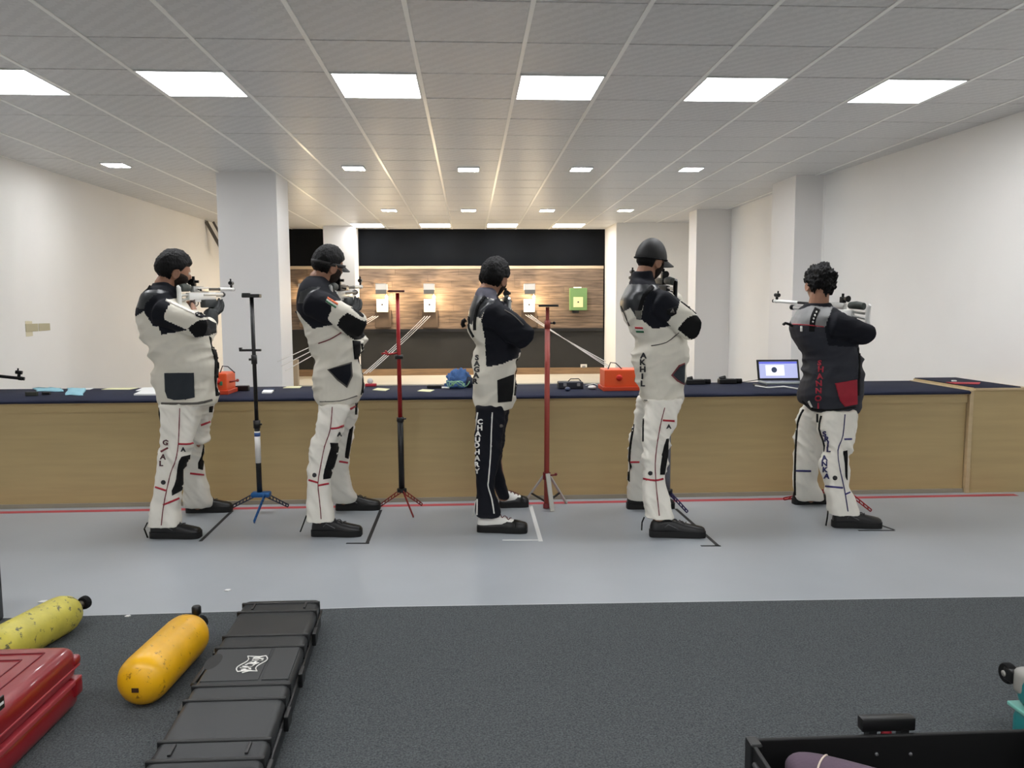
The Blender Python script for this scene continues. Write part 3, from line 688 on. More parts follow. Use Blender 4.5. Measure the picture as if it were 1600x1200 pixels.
# ================================================================== the five shooters
def person(cfg):
    Yc = cfg['Yc']; nearY, farY = flo(*cfg['shoes'][0][0]).y+.05, flo(*cfg['shoes'][1][0]).y+.05
    base = (flo(*cfg['shoes'][0][0])+flo(*cfg['shoes'][1][1]))/2
    root = empty('person', (base.x, Yc, 0), cfg['label'], 'person', 'rifle shooters on the firing line')
    # rifle frame first: the hands close on it
    mz, rr = at(*cfg['muzzle'], Yc+.93), at(*cfg['rear'], Yc+.18)
    yv = (mz-rr).normalized(); O = rr+yv*.03
    M = rifle(O, yv, cfg['rifle_label'], cfg['tone'])
    rx = Vector((M[0][0], M[1][0], M[2][0])); rzv = Vector((M[0][2], M[1][2], M[2][2]))
    L = lambda x, y, z: M@Vector((x, y, z))
    # joints
    shR = at(*cfg['shoulder'], Yc-.15); elR = at(*cfg['elbow'], Yc+cfg.get('elY', -.2)); wrR = L(.035, -.135, -.165)+Vector(cfg.get('wr', (0, 0, 0)))
    shL = at(cfg['shoulder'][0]+14, cfg['shoulder'][1]-2, Yc+.17); elL = at(*cfg['elbowL'], Yc+.2); wrL = L(.02, .19, -.215)
    rows = cfg['torso']; r0, r1, r2, r3 = cfg.get('arm', (.088, .072, .062, .046))
    bt = lambda s: float(np.interp(s, [0, .06, .2, .4, .6, .8, 1], [.075, .12, .185, .185, .165, .175, .17]))*cfg.get('bulk', 1)
    tor = stack(rows, lambda s: Yc, bt, e=2.7)
    # ---------------- body (one mesh)
    hc = at(*cfg['head'], Yc+cfg.get('hY', .03)); HM = head_matrix(hc, cfg['face'], cfg.get('tilt', 0), cfg.get('nod', 0))
    top = at((rows[1][1]+rows[1][2])/2, rows[1][0], Yc)
    nk = HM@Vector((0, -.03, -.06))
    body = [xf(s, HM) for s in head_parts()]
    body.append(capsule([nk, nk.lerp(top, .5)+Vector((0, 0, .0)), top+Vector((0, 0, -.05))], [.06, .064, .068]))
    inner = [(y, xa+(xb-xa)*.2, xb-(xb-xa)*.2) for y, xa, xb in rows[2:]]
    body.append(stack(inner, lambda s: Yc, lambda s: .1))
    body.append(capsule([shR, shR.lerp(elR, .5), elR, elR.lerp(wrR, .5), wrR], [.052, .046, .036, .034, .026]))
    body.append(capsule([shL, elL, wrL], [.05, .036, .026]))
    gd = (yv*.62+rzv*.42-rx*.25)
    body += hand(wrR+gd.normalized()*.01, gd, -rx*.8+yv*.15, -1, (.35, .75, .8))
    near, far = cfg['near'], cfg['far']
    def leg_rows(rws, Y0, Y1):
        out = []
        for i, (y, xa, xb) in enumerate(rws):
            out.append((at((xa+xb)/2, y, Y0+(Y1-Y0)*i/(len(rws)-1)), (xb-xa)))
        return out
    for rws, Y0, Y1 in ((near, Yc-.09, nearY), (far, Yc+.09, farY)):
        q = leg_rows(rws, Y0, Y1); body.append(capsule([p for p, w_ in q], [.062-.022*i/(len(q)-1) for i in range(len(q))]))
        pz = q[-1][0]; body.append(capsule([Vector((pz.x, pz.y, pz.z)), Vector((pz.x+.02, pz.y, .055)), Vector((pz.x+.1, pz.y, .04))], [.034, .03, .016]))
    body.append(capsule([L0 for L0 in (leg_rows(near, Yc-.09, nearY)[0][0], at((rows[-1][1]+rows[-1][2])/2, rows[-1][0]-20, Yc), leg_rows(far, Yc+.09, farY)[0][0])], [.065, .075, .065]))
    V, F, Nn = remesh(join(*body), .0052, 2)
    mesh('body', (V, F), skin_m, root, True)
    # eyes
    for s in (-1, 1):
        mesh('eye', xf(sphere((s*.031, .083, .001), .012, 12, 8), HM), mat('eye_white', (200, 192, 182), .3), root, True)
    # ---------------- hair, cap
    if cfg.get('beard'): mesh('beard', xf(beard_shape(), HM), mat('short_beard', (38, 28, 23), .7, bump=.4, bscale=200, spec=.2), root, True)
    if cfg['hair']: mesh('hair', xf(hair_shape(**cfg['hair']), HM), hair_m, root, True)
    if cfg.get('cap'): cfg['cap'](root, HM)
    # left glove and its sleeve
    gl = hand(wrL+rzv*.03, (yv*.75+rzv*.35), rzv*.9-yv*.3, 1, (.2, .35, .3))+[capsule([wrL-(wrL-elL).normalized()*.02, wrL+rzv*.03], [.046, .044])]
    V, F, Nn = remesh(join(*[xf(s, Matrix.Translation(wrL) @ Matrix.Scale(1.16, 4) @ Matrix.Translation(-wrL)) for s in gl]), .006, 2)
    mesh('glove', (V, F), glove_m, root, True, label='padded left glove under the fore-end')
    # ---------------- jacket
    jk = [tor, capsule([shR+Vector((0, .05, .0)), shR, shR.lerp(elR, .5)+Vector((0, 0, .004)), elR, elR.lerp(wrR, .45), elR.lerp(wrR, .86)], [r0, r0, (r0+r1)/2, r1, r2, r3], 20),
          capsule([shL, shL.lerp(elL, .5), elL, elL.lerp(wrL, .5), elL.lerp(wrL, .8)], [.085, .075, .066, .058, .05], 18)]
    col = [(y, xa, xb) for y, xa, xb in cfg['collar']]
    jk.append(stack(col, lambda s: Yc+.0, lambda s: .078-.01*s*0, k=3))
    V, F, Nn = remesh(join(*jk), .0075, 5)
    zt = at(rows[0][1], rows[0][0], Yc).z; zb = at(rows[-1][1], rows[-1][0], Yc).z
    def jf(p):
        s = (p[2]-zb)/(zt-zb); g = .35+.9*math.exp(-((s-.42)/.16)**2)+.5*math.exp(-((s-.1)/.1)**2)
        return (g if s < .78 else .3), ((p[0]-base.x)*2.6+p[2]*3.2+cfg['seed'], (p[1]-Yc)*2.2, p[2]*6.5-(p[0]-base.x)*3.6)
    V = folds(V, Nn, .019, jf)
    C = np.array([V[list(f)].mean(0) for f in F]); px, py = pix(C); idx = np.zeros(len(F), int); mats = [cfg['jacket']]
    for m_, poly in cfg['panels']:
        if m_ not in mats: mats.append(m_)
        idx[inside(px, py, poly)] = mats.index(m_)
    J = mesh('jacket', (V, F), mats, root, True, idx=idx); JS = Skin(V, F)
    # ---------------- trousers
    pel = [(y, xa, xb) for y, xa, xb in cfg['pelvis']]
    tr = [stack(pel, lambda s: Yc, lambda s: .15, k=3)]
    tr.append(stack(near, lambda s: Yc-.08+(nearY-Yc+.08)*s, lambda s: .105-.028*min(1, s*1.6), e=2.9, k=4))
    tr.append(stack(far, lambda s: Yc+.08+(farY-Yc-.08)*s, lambda s: .105-.028*min(1, s*1.6), e=2.9, k=4))
    V, F, Nn = remesh(join(*tr), .0075, 4)
    zk = at(near[0][1], 700, Yc).z
    def tf(p):
        g = .25+1.1*math.exp(-((p[2]-zk)/.11)**2)+.55*math.exp(-((p[2]-zk-.25)/.12)**2)+.3*math.exp(-((p[2]-.2)/.1)**2)
        return g, ((p[0]-base.x)*6+cfg['seed']*3, (p[1]-Yc)*3, p[2]*8.5+(p[0]-base.x)*8)
    V = folds(V, Nn, .016*cfg.get('tfold', 1), tf)
    T = mesh('trousers', (V, F), cfg['trouser_m'], root, True); TS_ = Skin(V, F)
    for (h_, t_), st in zip(cfg['shoes'], cfg.get('shoe_style', ('black', 'black'))): shoe(h_, t_, root, st)
    for it in cfg['pieces']:
        kind, name, tgt = it[:3]; sk, par = (JS, J) if tgt == 'J' else (TS_, T)
        if kind == 'patch': patch(name, it[3], sk, it[4], par, *(it[5:6] or ()))
        elif kind == 'line': stripe(name, it[3], it[5], sk, it[4], par)
        elif kind == 'text': lettering(name, it[3], sk, it[4], par, label=it[5])
        elif kind == 'flag':
            q = [Vector(p) for p in it[3]]
            par2 = patch('flag_patch', it[3], sk, flag_w, par, .006)
            for k, mm in ((0, it[4]), (2, flag_g)):
                a, b = k/3, (k+1)/3
                patch('flag_stripe', [tuple(q[0].lerp(q[3], a)), tuple(q[1].lerp(q[2], a)), tuple(q[1].lerp(q[2], b)), tuple(q[0].lerp(q[3], b))], sk, mm, par2 or par, .0088, thick=.002)
        elif kind == 'tab':   # a loose strap end hanging off the cloth, pixel polyline at a depth
            mesh(name, tube([at(x, y, Yc+it[5]) for x, y in it[3]], it[6], 8, flat=.45), it[4], par, True)
    return root

A1, A2 = crop(180, 370, .20833), crop(180, 600, .21667)
B1, B2 = crop(440, 370, .20833), crop(440, 600, .21667)
C1, C2 = crop(680, 380, .2), crop(680, 600, .2166)
D1, D2 = crop(920, 360, .21661), crop(920, 600, .22493)
E1, E2 = crop(1160, 390, .1916), crop(1160, 590, .21667)
def one(f, x, y): return f([(x, y)])[0]
def word(f, items, h): return [(ch, *one(f, x, y), h, a) for ch, x, y, a in items]

person(dict(seed=1., Yc=5.22, label='person aiming a rifle, white jacket with slate pocket, leftmost of the five shooters', rifle_label='silver air rifle aimed by the leftmost shooter', tone='silver',
    muzzle=(363, 452), rear=(303, 452), shoulder=(256, 489), elbow=(313, 511), elbowL=(322, 530), head=(272, 424), face=54, tilt=6, nod=8, hair=dict(thick=.02, rough=.006, seed=1), beard=True,
    torso=[(446, 240, 272), (452, 230, 276), (462, 223, 282), (476, 218, 292), (490, 215, 303), (505, 217, 316), (520, 221, 329), (540, 227, 332), (558, 238, 336), (575, 238, 340), (597, 239, 341), (620, 245, 341), (631, 250, 338)],
    collar=[(466, 236, 280), (452, 236, 277), (442, 238, 270)], jacket=canvas, trouser_m=canvas2,
    pelvis=[(595, 250, 330), (620, 250, 330), (640, 252, 326), (655, 258, 318)],
    near=[(630, 252, 318), (645, 254, 315), (662, 253, 311), (680, 252, 307), (695, 254, 302), (713, 248, 296), (739, 245, 290), (763, 242, 285), (795, 236, 282), (821, 231, 284)],
    far=[(630, 272, 335), (656, 274, 329), (684, 278, 326), (697, 280, 319), (718, 282, 318), (741, 284, 320), (768, 286, 327), (784, 287, 333), (791, 288, 333)],
    shoes=[((230, 843), (309, 843)), ((288, 803), (360, 801))],
    panels=[(navy, A1([(230, 300), (400, 320), (520, 400), (540, 450), (385, 472), (410, 500), (365, 590), (370, 622), (545, 700), (345, 735), (325, 672), (285, 672), (215, 560), (150, 600), (150, 420)])),
            (leather, A1([(240, 400), (200, 420), (150, 530), (215, 545), (230, 500), (290, 440), (400, 412), (330, 395)])),
            (black_rub, A1([(545, 690), (600, 640), (640, 625), (700, 618), (760, 650), (760, 720), (690, 745), (600, 755)]))],
    pieces=[('patch', 'pocket', 'J', [(257, 583), (303, 582.5), (304, 621), (290, 624), (272, 625), (262, 622), (258, 611)], slate),
            ('patch', 'front_placket', 'J', A1([(705, 745), (745, 780), (775, 920), (772, 1060), (785, 1190), (755, 1195), (745, 1060), (748, 930), (722, 830)]), black_rub),
            ('patch', 'sleeve_patch', 'J', A1([(600, 575), (640, 558), (690, 575), (690, 600), (640, 606), (605, 592)]), navy),
            ('line', 'shoulder_seam', 'J', A1([(380, 472), (480, 520), (600, 575)]), canvas2, 3.),
            ('line', 'hem_band', 'J', A2([(332, 140), (460, 142), (600, 138), (700, 115)]), grey_trim, 3.4),
            ('tab', 'strap', 'J', A1([(262, 365), (205, 460), (170, 540), (155, 585)]), black_rub, -.12, .011),
            ('patch', 'knee_pad', 'T', A2([(480, 525), (540, 510), (530, 600), (505, 690), (480, 765), (412, 805), (408, 770), (425, 735), (440, 690), (450, 600), (460, 560)]), black_rub),
            ('patch', 'knee_pad', 'T', A2([(640, 430), (622, 520), (600, 570), (600, 612), (630, 620), (638, 560)]), black_rub),
            ('line', 'trim_line', 'T', A2([(455, 432), (540, 432), (590, 408)]), redm, 2.8), ('line', 'trim_line', 'T', A2([(288, 743), (365, 768)]), redm, 2.8), ('line', 'trim_line', 'T', A2([(345, 872), (400, 850), (462, 823)]), redm, 2.8),
            ('line', 'trim_line', 'T', A2([(328, 488), (380, 460)]), darkred, 2.6), ('line', 'trim_line', 'T', A2([(618, 298), (685, 272)]), redm, 2.6), ('line', 'trim_line', 'T', A2([(540, 645), (640, 655)]), redm, 2.6),
            ('line', 'side_seam', 'T', A2([(465, 175), (455, 430), (435, 550), (400, 640), (370, 770), (345, 900), (332, 1020)]), darkred, 1.3),
            ('patch', 'hip_pocket', 'T', A2([(680, 165), (706, 160), (698, 205), (680, 205)]), black_rub),
            ('text', 'leg_lettering', 'T', word(A2, [('G', 362, 422, 10), ('A', 345, 525, 5), ('L', 333, 573, 0)], 8.5), mat('maroon_print', (70, 24, 34), .6), 'dark red letters down the back of the leg'),
            ('text', 'leg_logo', 'T', word(A2, [('A', 490, 472, 0)], 7), blk_print, 'small black triangular logo'), ('patch', 'leg_badge', 'T', circle(*one(A2, 347, 710), 3.6), blk_print),
            ('tab', 'ankle_zip', 'T', A2([(232, 1000), (210, 1045), (235, 1110)]), black_rub, -.26, .008), ('tab', 'hip_strap', 'T', A2([(318, 170), (318, 220), (332, 290)]), black_rub, -.1, .008)]))

def visor(root, HM):
    R = []
    def pt(a, z, k): v = Vector(hd(math.cos(a), math.sin(a), z)); v.z = z*.122; v.x *= k; v.y *= k; return v
    bandr = loft([[pt(2*PI*k/40, z, q) for k in range(40)] for z, q in ((.02, 1.05), (.03, 1.175), (.22, 1.2), (.23, 1.15), (.2, 1.05), (.05, 1.03))]+[[pt(2*PI*k/40, .02, 1.05) for k in range(40)]], False)
    v = mesh('visor', xf(bandr, HM), cap_m, root, True)
    V = []; n = 16
    for th in (0, .005):
        for j in range(5):
            for k in range(n+1):
                a = math.radians(25+130*k/n); r = 1+.14*j*math.sin(PI*k/n)**.6
                V.append((math.cos(a)*.092*(1+.02*j), .02+math.sin(a)*.092*r, .02-.006*j-.014*(math.cos(a))**2-th))
    F = []; w_ = n+1; m_ = 5*w_
    for j in range(4):
        for k in range(n): F += [(j*w_+k, j*w_+k+1, (j+1)*w_+k+1, (j+1)*w_+k), tuple(m_+i for i in ((j+1)*w_+k, (j+1)*w_+k+1, j*w_+k+1, j*w_+k))]
    for k in range(n): F += [(4*w_+k, 4*w_+k+1, m_+4*w_+k+1, m_+4*w_+k), (k+1, k, m_+k, m_+k+1)]
    mesh('visor_peak', xf((V, F), HM), cap_m, v, True)
person(dict(seed=2.7, Yc=5.21, label='person aiming a rifle, white jacket with a flag on the sleeve, dark visor', rifle_label='silver and black air rifle aimed by the shooter with the visor', tone='mixed',
    muzzle=(564, 448), rear=(530, 450), shoulder=(492, 474), elbow=(558, 508), elbowL=(560, 535), head=(513, 416), face=48, tilt=8, nod=8, hair=dict(thick=.017, rough=.006, seed=4), beard=True, cap=visor, arm=(.095, .082, .066, .046),
    torso=[(434, 480, 510), (440, 474, 514), (450, 469, 520), (465, 465, 529), (480, 465, 540), (495, 468, 552), (510, 474, 563), (530, 482, 565), (550, 490, 566), (572, 491, 567), (598, 491, 568), (618, 493, 566), (630, 498, 561)],
    collar=[(454, 476, 518), (440, 477, 515), (432, 479, 508)], jacket=canvas, trouser_m=canvas2,
    pelvis=[(595, 500, 558), (620, 500, 560), (640, 500, 552), (652, 502, 545)],
    near=[(630, 499, 548), (645, 498, 546), (660, 496, 541), (684, 488, 534), (708, 485, 526), (730, 482, 521), (752, 481, 516), (784, 480, 518), (813, 479, 524)],
    far=[(626, 512, 559), (648, 512, 558), (667, 513, 553), (692, 513, 549), (717, 513, 546), (745, 514, 546), (765, 516, 551), (776, 518, 558), (783, 520, 556)],
    shoes=[((484, 840), (563, 840)), ((523, 799), (593, 798))],
    panels=[(navy, B1([(120, 250), (420, 270), (480, 370), (520, 480), (385, 480), (370, 560), (345, 615), (385, 660), (235, 690), (155, 610), (90, 520), (110, 400)])),
            (leather, B1([(230, 372), (300, 378), (200, 430), (160, 500), (120, 500), (140, 410)])),
            (black_rub, B1([(490, 570), (530, 590), (600, 628), (680, 632), (680, 690), (610, 760), (550, 775), (490, 735), (415, 665), (440, 610)])),
            (black_rub, B1([(520, 532), (560, 520), (625, 598), (600, 606)]))],
    pieces=[('patch', 'pocket', 'J', B1([(342, 995), (525, 938), (532, 1042), (490, 1133), (416, 1074)]), grey_trim), ('patch', 'pocket_face', 'J', B1([(354, 996), (517, 950), (521, 1038), (488, 1116), (424, 1066)]), navy, .0105),
            ('patch', 'chest_panel', 'J', B1([(532, 778), (590, 785), (592, 915), (548, 920)]), black_rub), ('flag', 'flag_patch', 'J', B1([(345, 452), (425, 502), (405, 537), (330, 487)]), saffron),
            ('line', 'chest_seam', 'J', B1([(275, 800), (360, 770), (450, 718)]), darkred, 1.2), ('line', 'front_edge', 'J', B1([(602, 800), (615, 900), (612, 1100), (600, 1185)]), black_rub, 3.2),
            ('line', 'hem_seam', 'J', B2([(275, 128), (420, 122), (545, 85)]), grey_trim, 1.3), ('tab', 'strap', 'J', B1([(105, 560), (125, 580), (150, 610)]), black_rub, -.05, .012),
            ('tab', 'back_lacing', 'J', B1([(215, 810), (250, 880), (240, 1000), (235, 1060)]), grey_trim, -.02, .006),
            ('patch', 'knee_pad', 'T', B2([(350, 425), (418, 425), (400, 520), (370, 620), (350, 680), (300, 688), (300, 660), (325, 560), (355, 460)]), black_rub), ('patch', 'knee_pad', 'T', B2([(515, 305), (500, 420), (480, 540), (458, 530), (460, 500), (475, 400), (490, 330)]), black_rub),
            ('line', 'trim_line', 'T', B2([(355, 322), (410, 315), (462, 294)]), redm, 2.8), ('line', 'trim_line', 'T', B2([(195, 692), (262, 712)]), redm, 2.8), ('line', 'trim_line', 'T', B2([(264, 732), (340, 718)]), redm, 2.8), ('line', 'trim_line', 'T', B2([(415, 558), (478, 568)]), redm, 2.6), ('line', 'trim_line', 'T', B2([(495, 182), (532, 160)]), redm, 2.6),
            ('line', 'side_seam', 'T', B2([(365, 165), (350, 330), (310, 450), (280, 600), (262, 720), (275, 850), (285, 975)]), darkred, 1.3), ('line', 'hip_stripe', 'T', B2([(540, 130), (537, 220)]), black_rub, 3.),
            ('text', 'leg_logo', 'T', word(B2, [('A', 418, 362, 0)], 7), blk_print, 'small black triangular logo'), ('patch', 'leg_badge', 'T', circle(*one(B2, 237, 657), 3.4), blk_print),
            ('tab', 'ankle_zip', 'T', B2([(178, 950), (160, 1000), (135, 1065)]), black_rub, -.27, .009)]))

person(dict(seed=5.1, Yc=5.21, label='person aiming a rifle, black and white jacket, dark lettered trousers, middle of the five', rifle_label='dark air rifle aimed by the middle shooter, mostly hidden by the arm', tone='mixed',
    muzzle=(776, 468), rear=(790, 470), shoulder=(768, 492), elbow=(817, 524), elbowL=(798, 545), head=(773, 436), face=34, tilt=6, nod=6, hair=dict(thick=.022, rough=.009, seed=8), beard=True, arm=(.1, .082, .068, .05),
    torso=[(450, 747, 772), (457, 743, 776), (468, 739, 782), (480, 735, 790), (493, 731, 799), (507, 729, 808), (522, 732, 810), (538, 742, 810), (560, 741, 809), (580, 739, 808), (600, 739, 806), (622, 739, 804), (637, 745, 799)],
    collar=[(468, 744, 780), (458, 746, 776), (449, 748, 770)], jacket=canvas, trouser_m=navy, tfold=.8,
    pelvis=[(600, 745, 798), (625, 745, 796), (645, 746, 790), (660, 746, 784)],
    near=[(632, 745, 790), (650, 743, 789), (671, 741, 787), (697, 741, 783), (730, 743, 778), (762, 745, 773), (785, 743, 778), (800, 742, 783), (806, 744, 782)],
    far=[(630, 757, 796), (658, 758, 792), (691, 760, 786), (721, 763, 783), (747, 767, 788), (766, 774, 793), (777, 779, 796)],
    shoes=[((744, 833), (823, 835)), ((782, 795), (827, 793))], shoe_style=('white', 'white'),
    panels=[(navy, C1([(360, 600), (400, 480), (470, 430), (560, 500), (640, 560), (800, 700), (790, 780), (655, 860), (650, 892), (520, 945), (400, 968), (388, 740)])),
            (navy, C1([(440, 390), (600, 420), (600, 560), (520, 500)])), (navy, C1([(520, 540), (570, 500), (660, 560), (800, 700), (760, 760), (640, 700)])),
            (leather, C1([(320, 405), (470, 445), (450, 470), (400, 490), (360, 585), (305, 575), (285, 640), (225, 590), (230, 500), (280, 410)])), (mat('slate_collar', (66, 64, 78), .7), C1([(310, 330), (480, 330), (480, 440), (400, 425), (310, 405)]))],
    pieces=[('patch', 'pocket', 'J', [(777, 594), (803, 585), (801.5, 612), (799, 627), (778, 629)], black_rub), ('line', 'strap', 'J', C1([(392, 415), (335, 490), (308, 600), (308, 680)]), black_rub, 4.),
            ('line', 'sleeve_piping', 'J', C1([(540, 520), (620, 570), (690, 640)]), grey_trim, 1.2), ('line', 'front_edge', 'J', C1([(648, 905), (640, 1000), (622, 1190)]), black_rub, 2.4),
            ('line', 'back_strap', 'J', C1([(262, 575), (262, 660), (300, 735)]), black_rub, 3.), ('tab', 'strap_end', 'J', C1([(240, 598), (220, 610), (214, 632), (226, 655)]), black_rub, .02, .032),
            ('text', 'back_lettering', 'J', word(C1, [('S', 326, 893, 0), ('A', 326, 940, 0), ('G', 324, 985, 0), ('A', 319, 1032, 0), ('R', 314, 1078, 0)], 8.4), blk_print, 'black upright name letters down the back'),
            ('line', 'piping', 'T', C2([(412, 205), (405, 350), (400, 500), (385, 690), (382, 740), (408, 830), (425, 935)]), piping_w, 1.9), ('line', 'piping', 'T', C2([(306, 205), (286, 335)]), piping_w, 1.6), ('line', 'piping', 'T', C2([(302, 830), (300, 945)]), piping_w, 1.6),
            ('text', 'leg_lettering', 'T', word(C2, [('C', 324, 272, 0), ('H', 322, 316, 0), ('A', 309, 359, 0), ('U', 306, 402, 0), ('D', 301, 441, 0), ('H', 303, 489, 0), ('A', 303, 535, 0), ('R', 302, 580, 0), ('Y', 302, 628, 0)], 8.2), white_print, 'white name letters down the leg'),
            ('patch', 'leg_badge', 'T', circle(*one(C2, 476, 302), 2.6), grey_trim), ('tab', 'ankle_zip', 'T', C2([(292, 840), (282, 890), (272, 955)]), piping_w, -.26, .006)]))

def cap(root, HM):
    def fn(x, y, z):
        P = Vector(hd(x, y, max(z, .12))); P.z = max(z, .1)*.122; L = P.length; k = 1.17+.08*max(0, z)
        return P*k if z > .1 else P*(1.17-.35*min(1, (.1-z)*3))
    c = mesh('cap', xf(head_sphere(fn, 48, 36), HM), cap_m, root, True)
    V = []; n = 18
    for th in (0, .006):
        for j in range(6):
            for k in range(n+1):
                a = math.radians(12+156*k/n); r = 1+.17*j*math.sin(PI*k/n)**.7
                V.append((math.cos(a)*.09*(1+.01*j), .01+math.sin(a)*.105*r, .022-.007*j-.02*(math.cos(a))**2-th))
    F = []; w_ = n+1; m_ = 6*w_
    for j in range(5):
        for k in range(n): F += [(j*w_+k, j*w_+k+1, (j+1)*w_+k+1, (j+1)*w_+k), tuple(m_+i for i in ((j+1)*w_+k, (j+1)*w_+k+1, j*w_+k+1, j*w_+k))]
    for k in range(n): F += [(5*w_+k, 5*w_+k+1, m_+5*w_+k+1, m_+5*w_+k), (k+1, k, m_+k, m_+k+1)]
    mesh('cap_peak', xf((V, F), HM), cap_m, c, True)
    mesh('cap_band', xf(loft([[tuple(Vector(hd(math.cos(2*PI*k/40), math.sin(2*PI*k/40), .15)[:2]+[z])*1.0) for k in range(40)] for z in (0,)]+[], False) if 0 else tube([Vector((hd(math.cos(2*PI*k/40), math.sin(2*PI*k/40), .12)[0]*1.18, hd(math.cos(2*PI*k/40), math.sin(2*PI*k/40), .12)[1]*1.18, .014)) for k in range(41)], .006, 8), HM), black_rub, c, True)
person(dict(seed=7.9, Yc=5.09, label='tall person in a black cap aiming a rifle, white jacket with black elbow', rifle_label='dark air rifle aimed by the shooter in the black cap', tone='dark',
    muzzle=(986, 434), rear=(1036, 440), shoulder=(1034, 476), elbow=(1079, 510), elbowL=(1058, 535), head=(1017, 408), face=58, tilt=4, nod=4, hair=dict(thick=.004, rough=.001, low=-.4, seed=2), beard=True, cap=cap, arm=(.095, .08, .066, .046),
    torso=[(436, 986, 1018), (444, 983, 1024), (456, 976, 1032), (470, 970, 1042), (486, 971, 1056), (505, 979, 1067), (525, 988, 1069), (545, 990, 1072), (570, 990, 1072), (595, 994, 1071), (612, 997, 1068), (629, 1004, 1063)],
    collar=[(458, 983, 1028), (444, 985, 1025), (424, 989, 1019)], jacket=canvas, trouser_m=canvas2,
    pelvis=[(590, 1003, 1062), (612, 1003, 1062), (636, 1006, 1060), (650, 1008, 1054)],
    near=[(622, 1008, 1064), (636, 1008, 1062), (650, 1006, 1058), (674, 1004, 1052), (690, 1003, 1046), (726, 1003, 1042), (748, 1004, 1038), (769, 1005, 1043), (791, 1006, 1048), (808, 1006, 1053)],
    far=[(620, 997, 1036), (640, 993, 1028), (667, 990, 1022), (690, 984, 1018), (726, 982, 1014), (757, 981, 1012), (779, 980, 1014)],
    shoes=[((1016, 841), (1104, 842)), ((981, 797), (1056, 796))],
    panels=[(navy, D1([(480, 395), (560, 430), (660, 500), (640, 570), (565, 665), (590, 690), (465, 712), (375, 640), (390, 560), (400, 460)])), (navy, D1([(290, 240), (520, 260), (600, 400), (640, 470), (520, 405), (290, 388)])),
            (leather, D1([(285, 388), (490, 392), (510, 415), (420, 455), (385, 560), (350, 640), (300, 560), (240, 590), (190, 530), (230, 480)])),
            (black_rub, D1([(700, 638), (750, 612), (815, 618), (850, 670), (820, 760), (740, 790), (690, 755), (640, 712)]))],
    pieces=[('line', 'sleeve_edge', 'J', D1([(570, 435), (680, 520), (780, 595)]), black_rub, 3.), ('patch', 'sleeve_badge', 'J', D1([(565, 572), (632, 548), (633, 602), (602, 620), (563, 602)]), black_rub), ('patch', 'badge_emblem', 'J', D1([(590, 590), (606, 565), (622, 598)]), grey_trim, .0105),
            ('flag', 'flag_patch', 'J', D1([(333, 694), (390, 697), (400, 737), (345, 735)]), mat('flag_red', (186, 40, 52), .7)),
            ('text', 'back_lettering', 'J', word(D1, [('A', 394, 903, 0), ('K', 391, 951, 0), ('H', 389, 1001, 0), ('I', 389, 1052, 0), ('L', 390, 1104, 0)], 9.2), blk_print, 'black upright name letters down the side'),
            ('patch', 'pocket', 'J', D1([(692, 955), (650, 972), (594, 1045), (640, 1090), (688, 1115)]), darkred), ('patch', 'pocket_face', 'J', D1([(692, 966), (655, 982), (606, 1044), (645, 1080), (688, 1104)]), slate, .0105),
            ('line', 'strap', 'J', D1([(465, 402), (400, 470), (368, 575)]), black_rub, 6.5), ('patch', 'buckle', 'J', D1([(334, 578), (382, 582), (376, 645), (345, 638)]), mat('buckle_metal', (110, 108, 100), .35, metal=.6), .0105),
            ('line', 'chest_seam', 'J', D1([(450, 832), (560, 808), (650, 738)]), grey_trim, 1.2), ('line', 'hem_seam', 'J', D2([(385, 112), (500, 122), (635, 106)]), grey_trim, 1.2), ('tab', 'strap_end', 'J', D1([(230, 545), (255, 600), (292, 690)]), black_rub, -.05, .007),
            ('line', 'piping', 'T', D2([(398, 165), (380, 240), (376, 400)]), black_rub, 2.), ('line', 'piping', 'T', D2([(345, 120), (322, 200), (304, 330), (286, 450), (278, 620), (276, 780)]), black_rub, 3.),
            ('line', 'trim_line', 'T', D2([(515, 252), (596, 258)]), redm, 2.8), ('line', 'trim_line', 'T', D2([(376, 657), (460, 670), (518, 658)]), redm, 2.8), ('line', 'trim_line', 'T', D2([(288, 543), (362, 543)]), redm, 2.6),
            ('patch', 'knee_pad', 'T', D2([(540, 382), (556, 380), (548, 500), (526, 630), (497, 630), (497, 590), (513, 480), (526, 420)]), black_rub),
            ('line', 'side_seam', 'T', D2([(528, 165), (495, 300), (465, 500), (465, 660), (490, 915)]), darkred, 1.3),
            ('text', 'leg_logo', 'T', word(D2, [('A', 556, 295, 0)], 7), blk_print, 'small black triangular logo'), ('patch', 'leg_badge', 'T', circle(*one(D2, 428, 620), 3.4), blk_print),
            ('tab', 'ankle_zip', 'T', D2([(385, 925), (370, 960), (367, 1015)]), black_rub, -.25, .009)]))

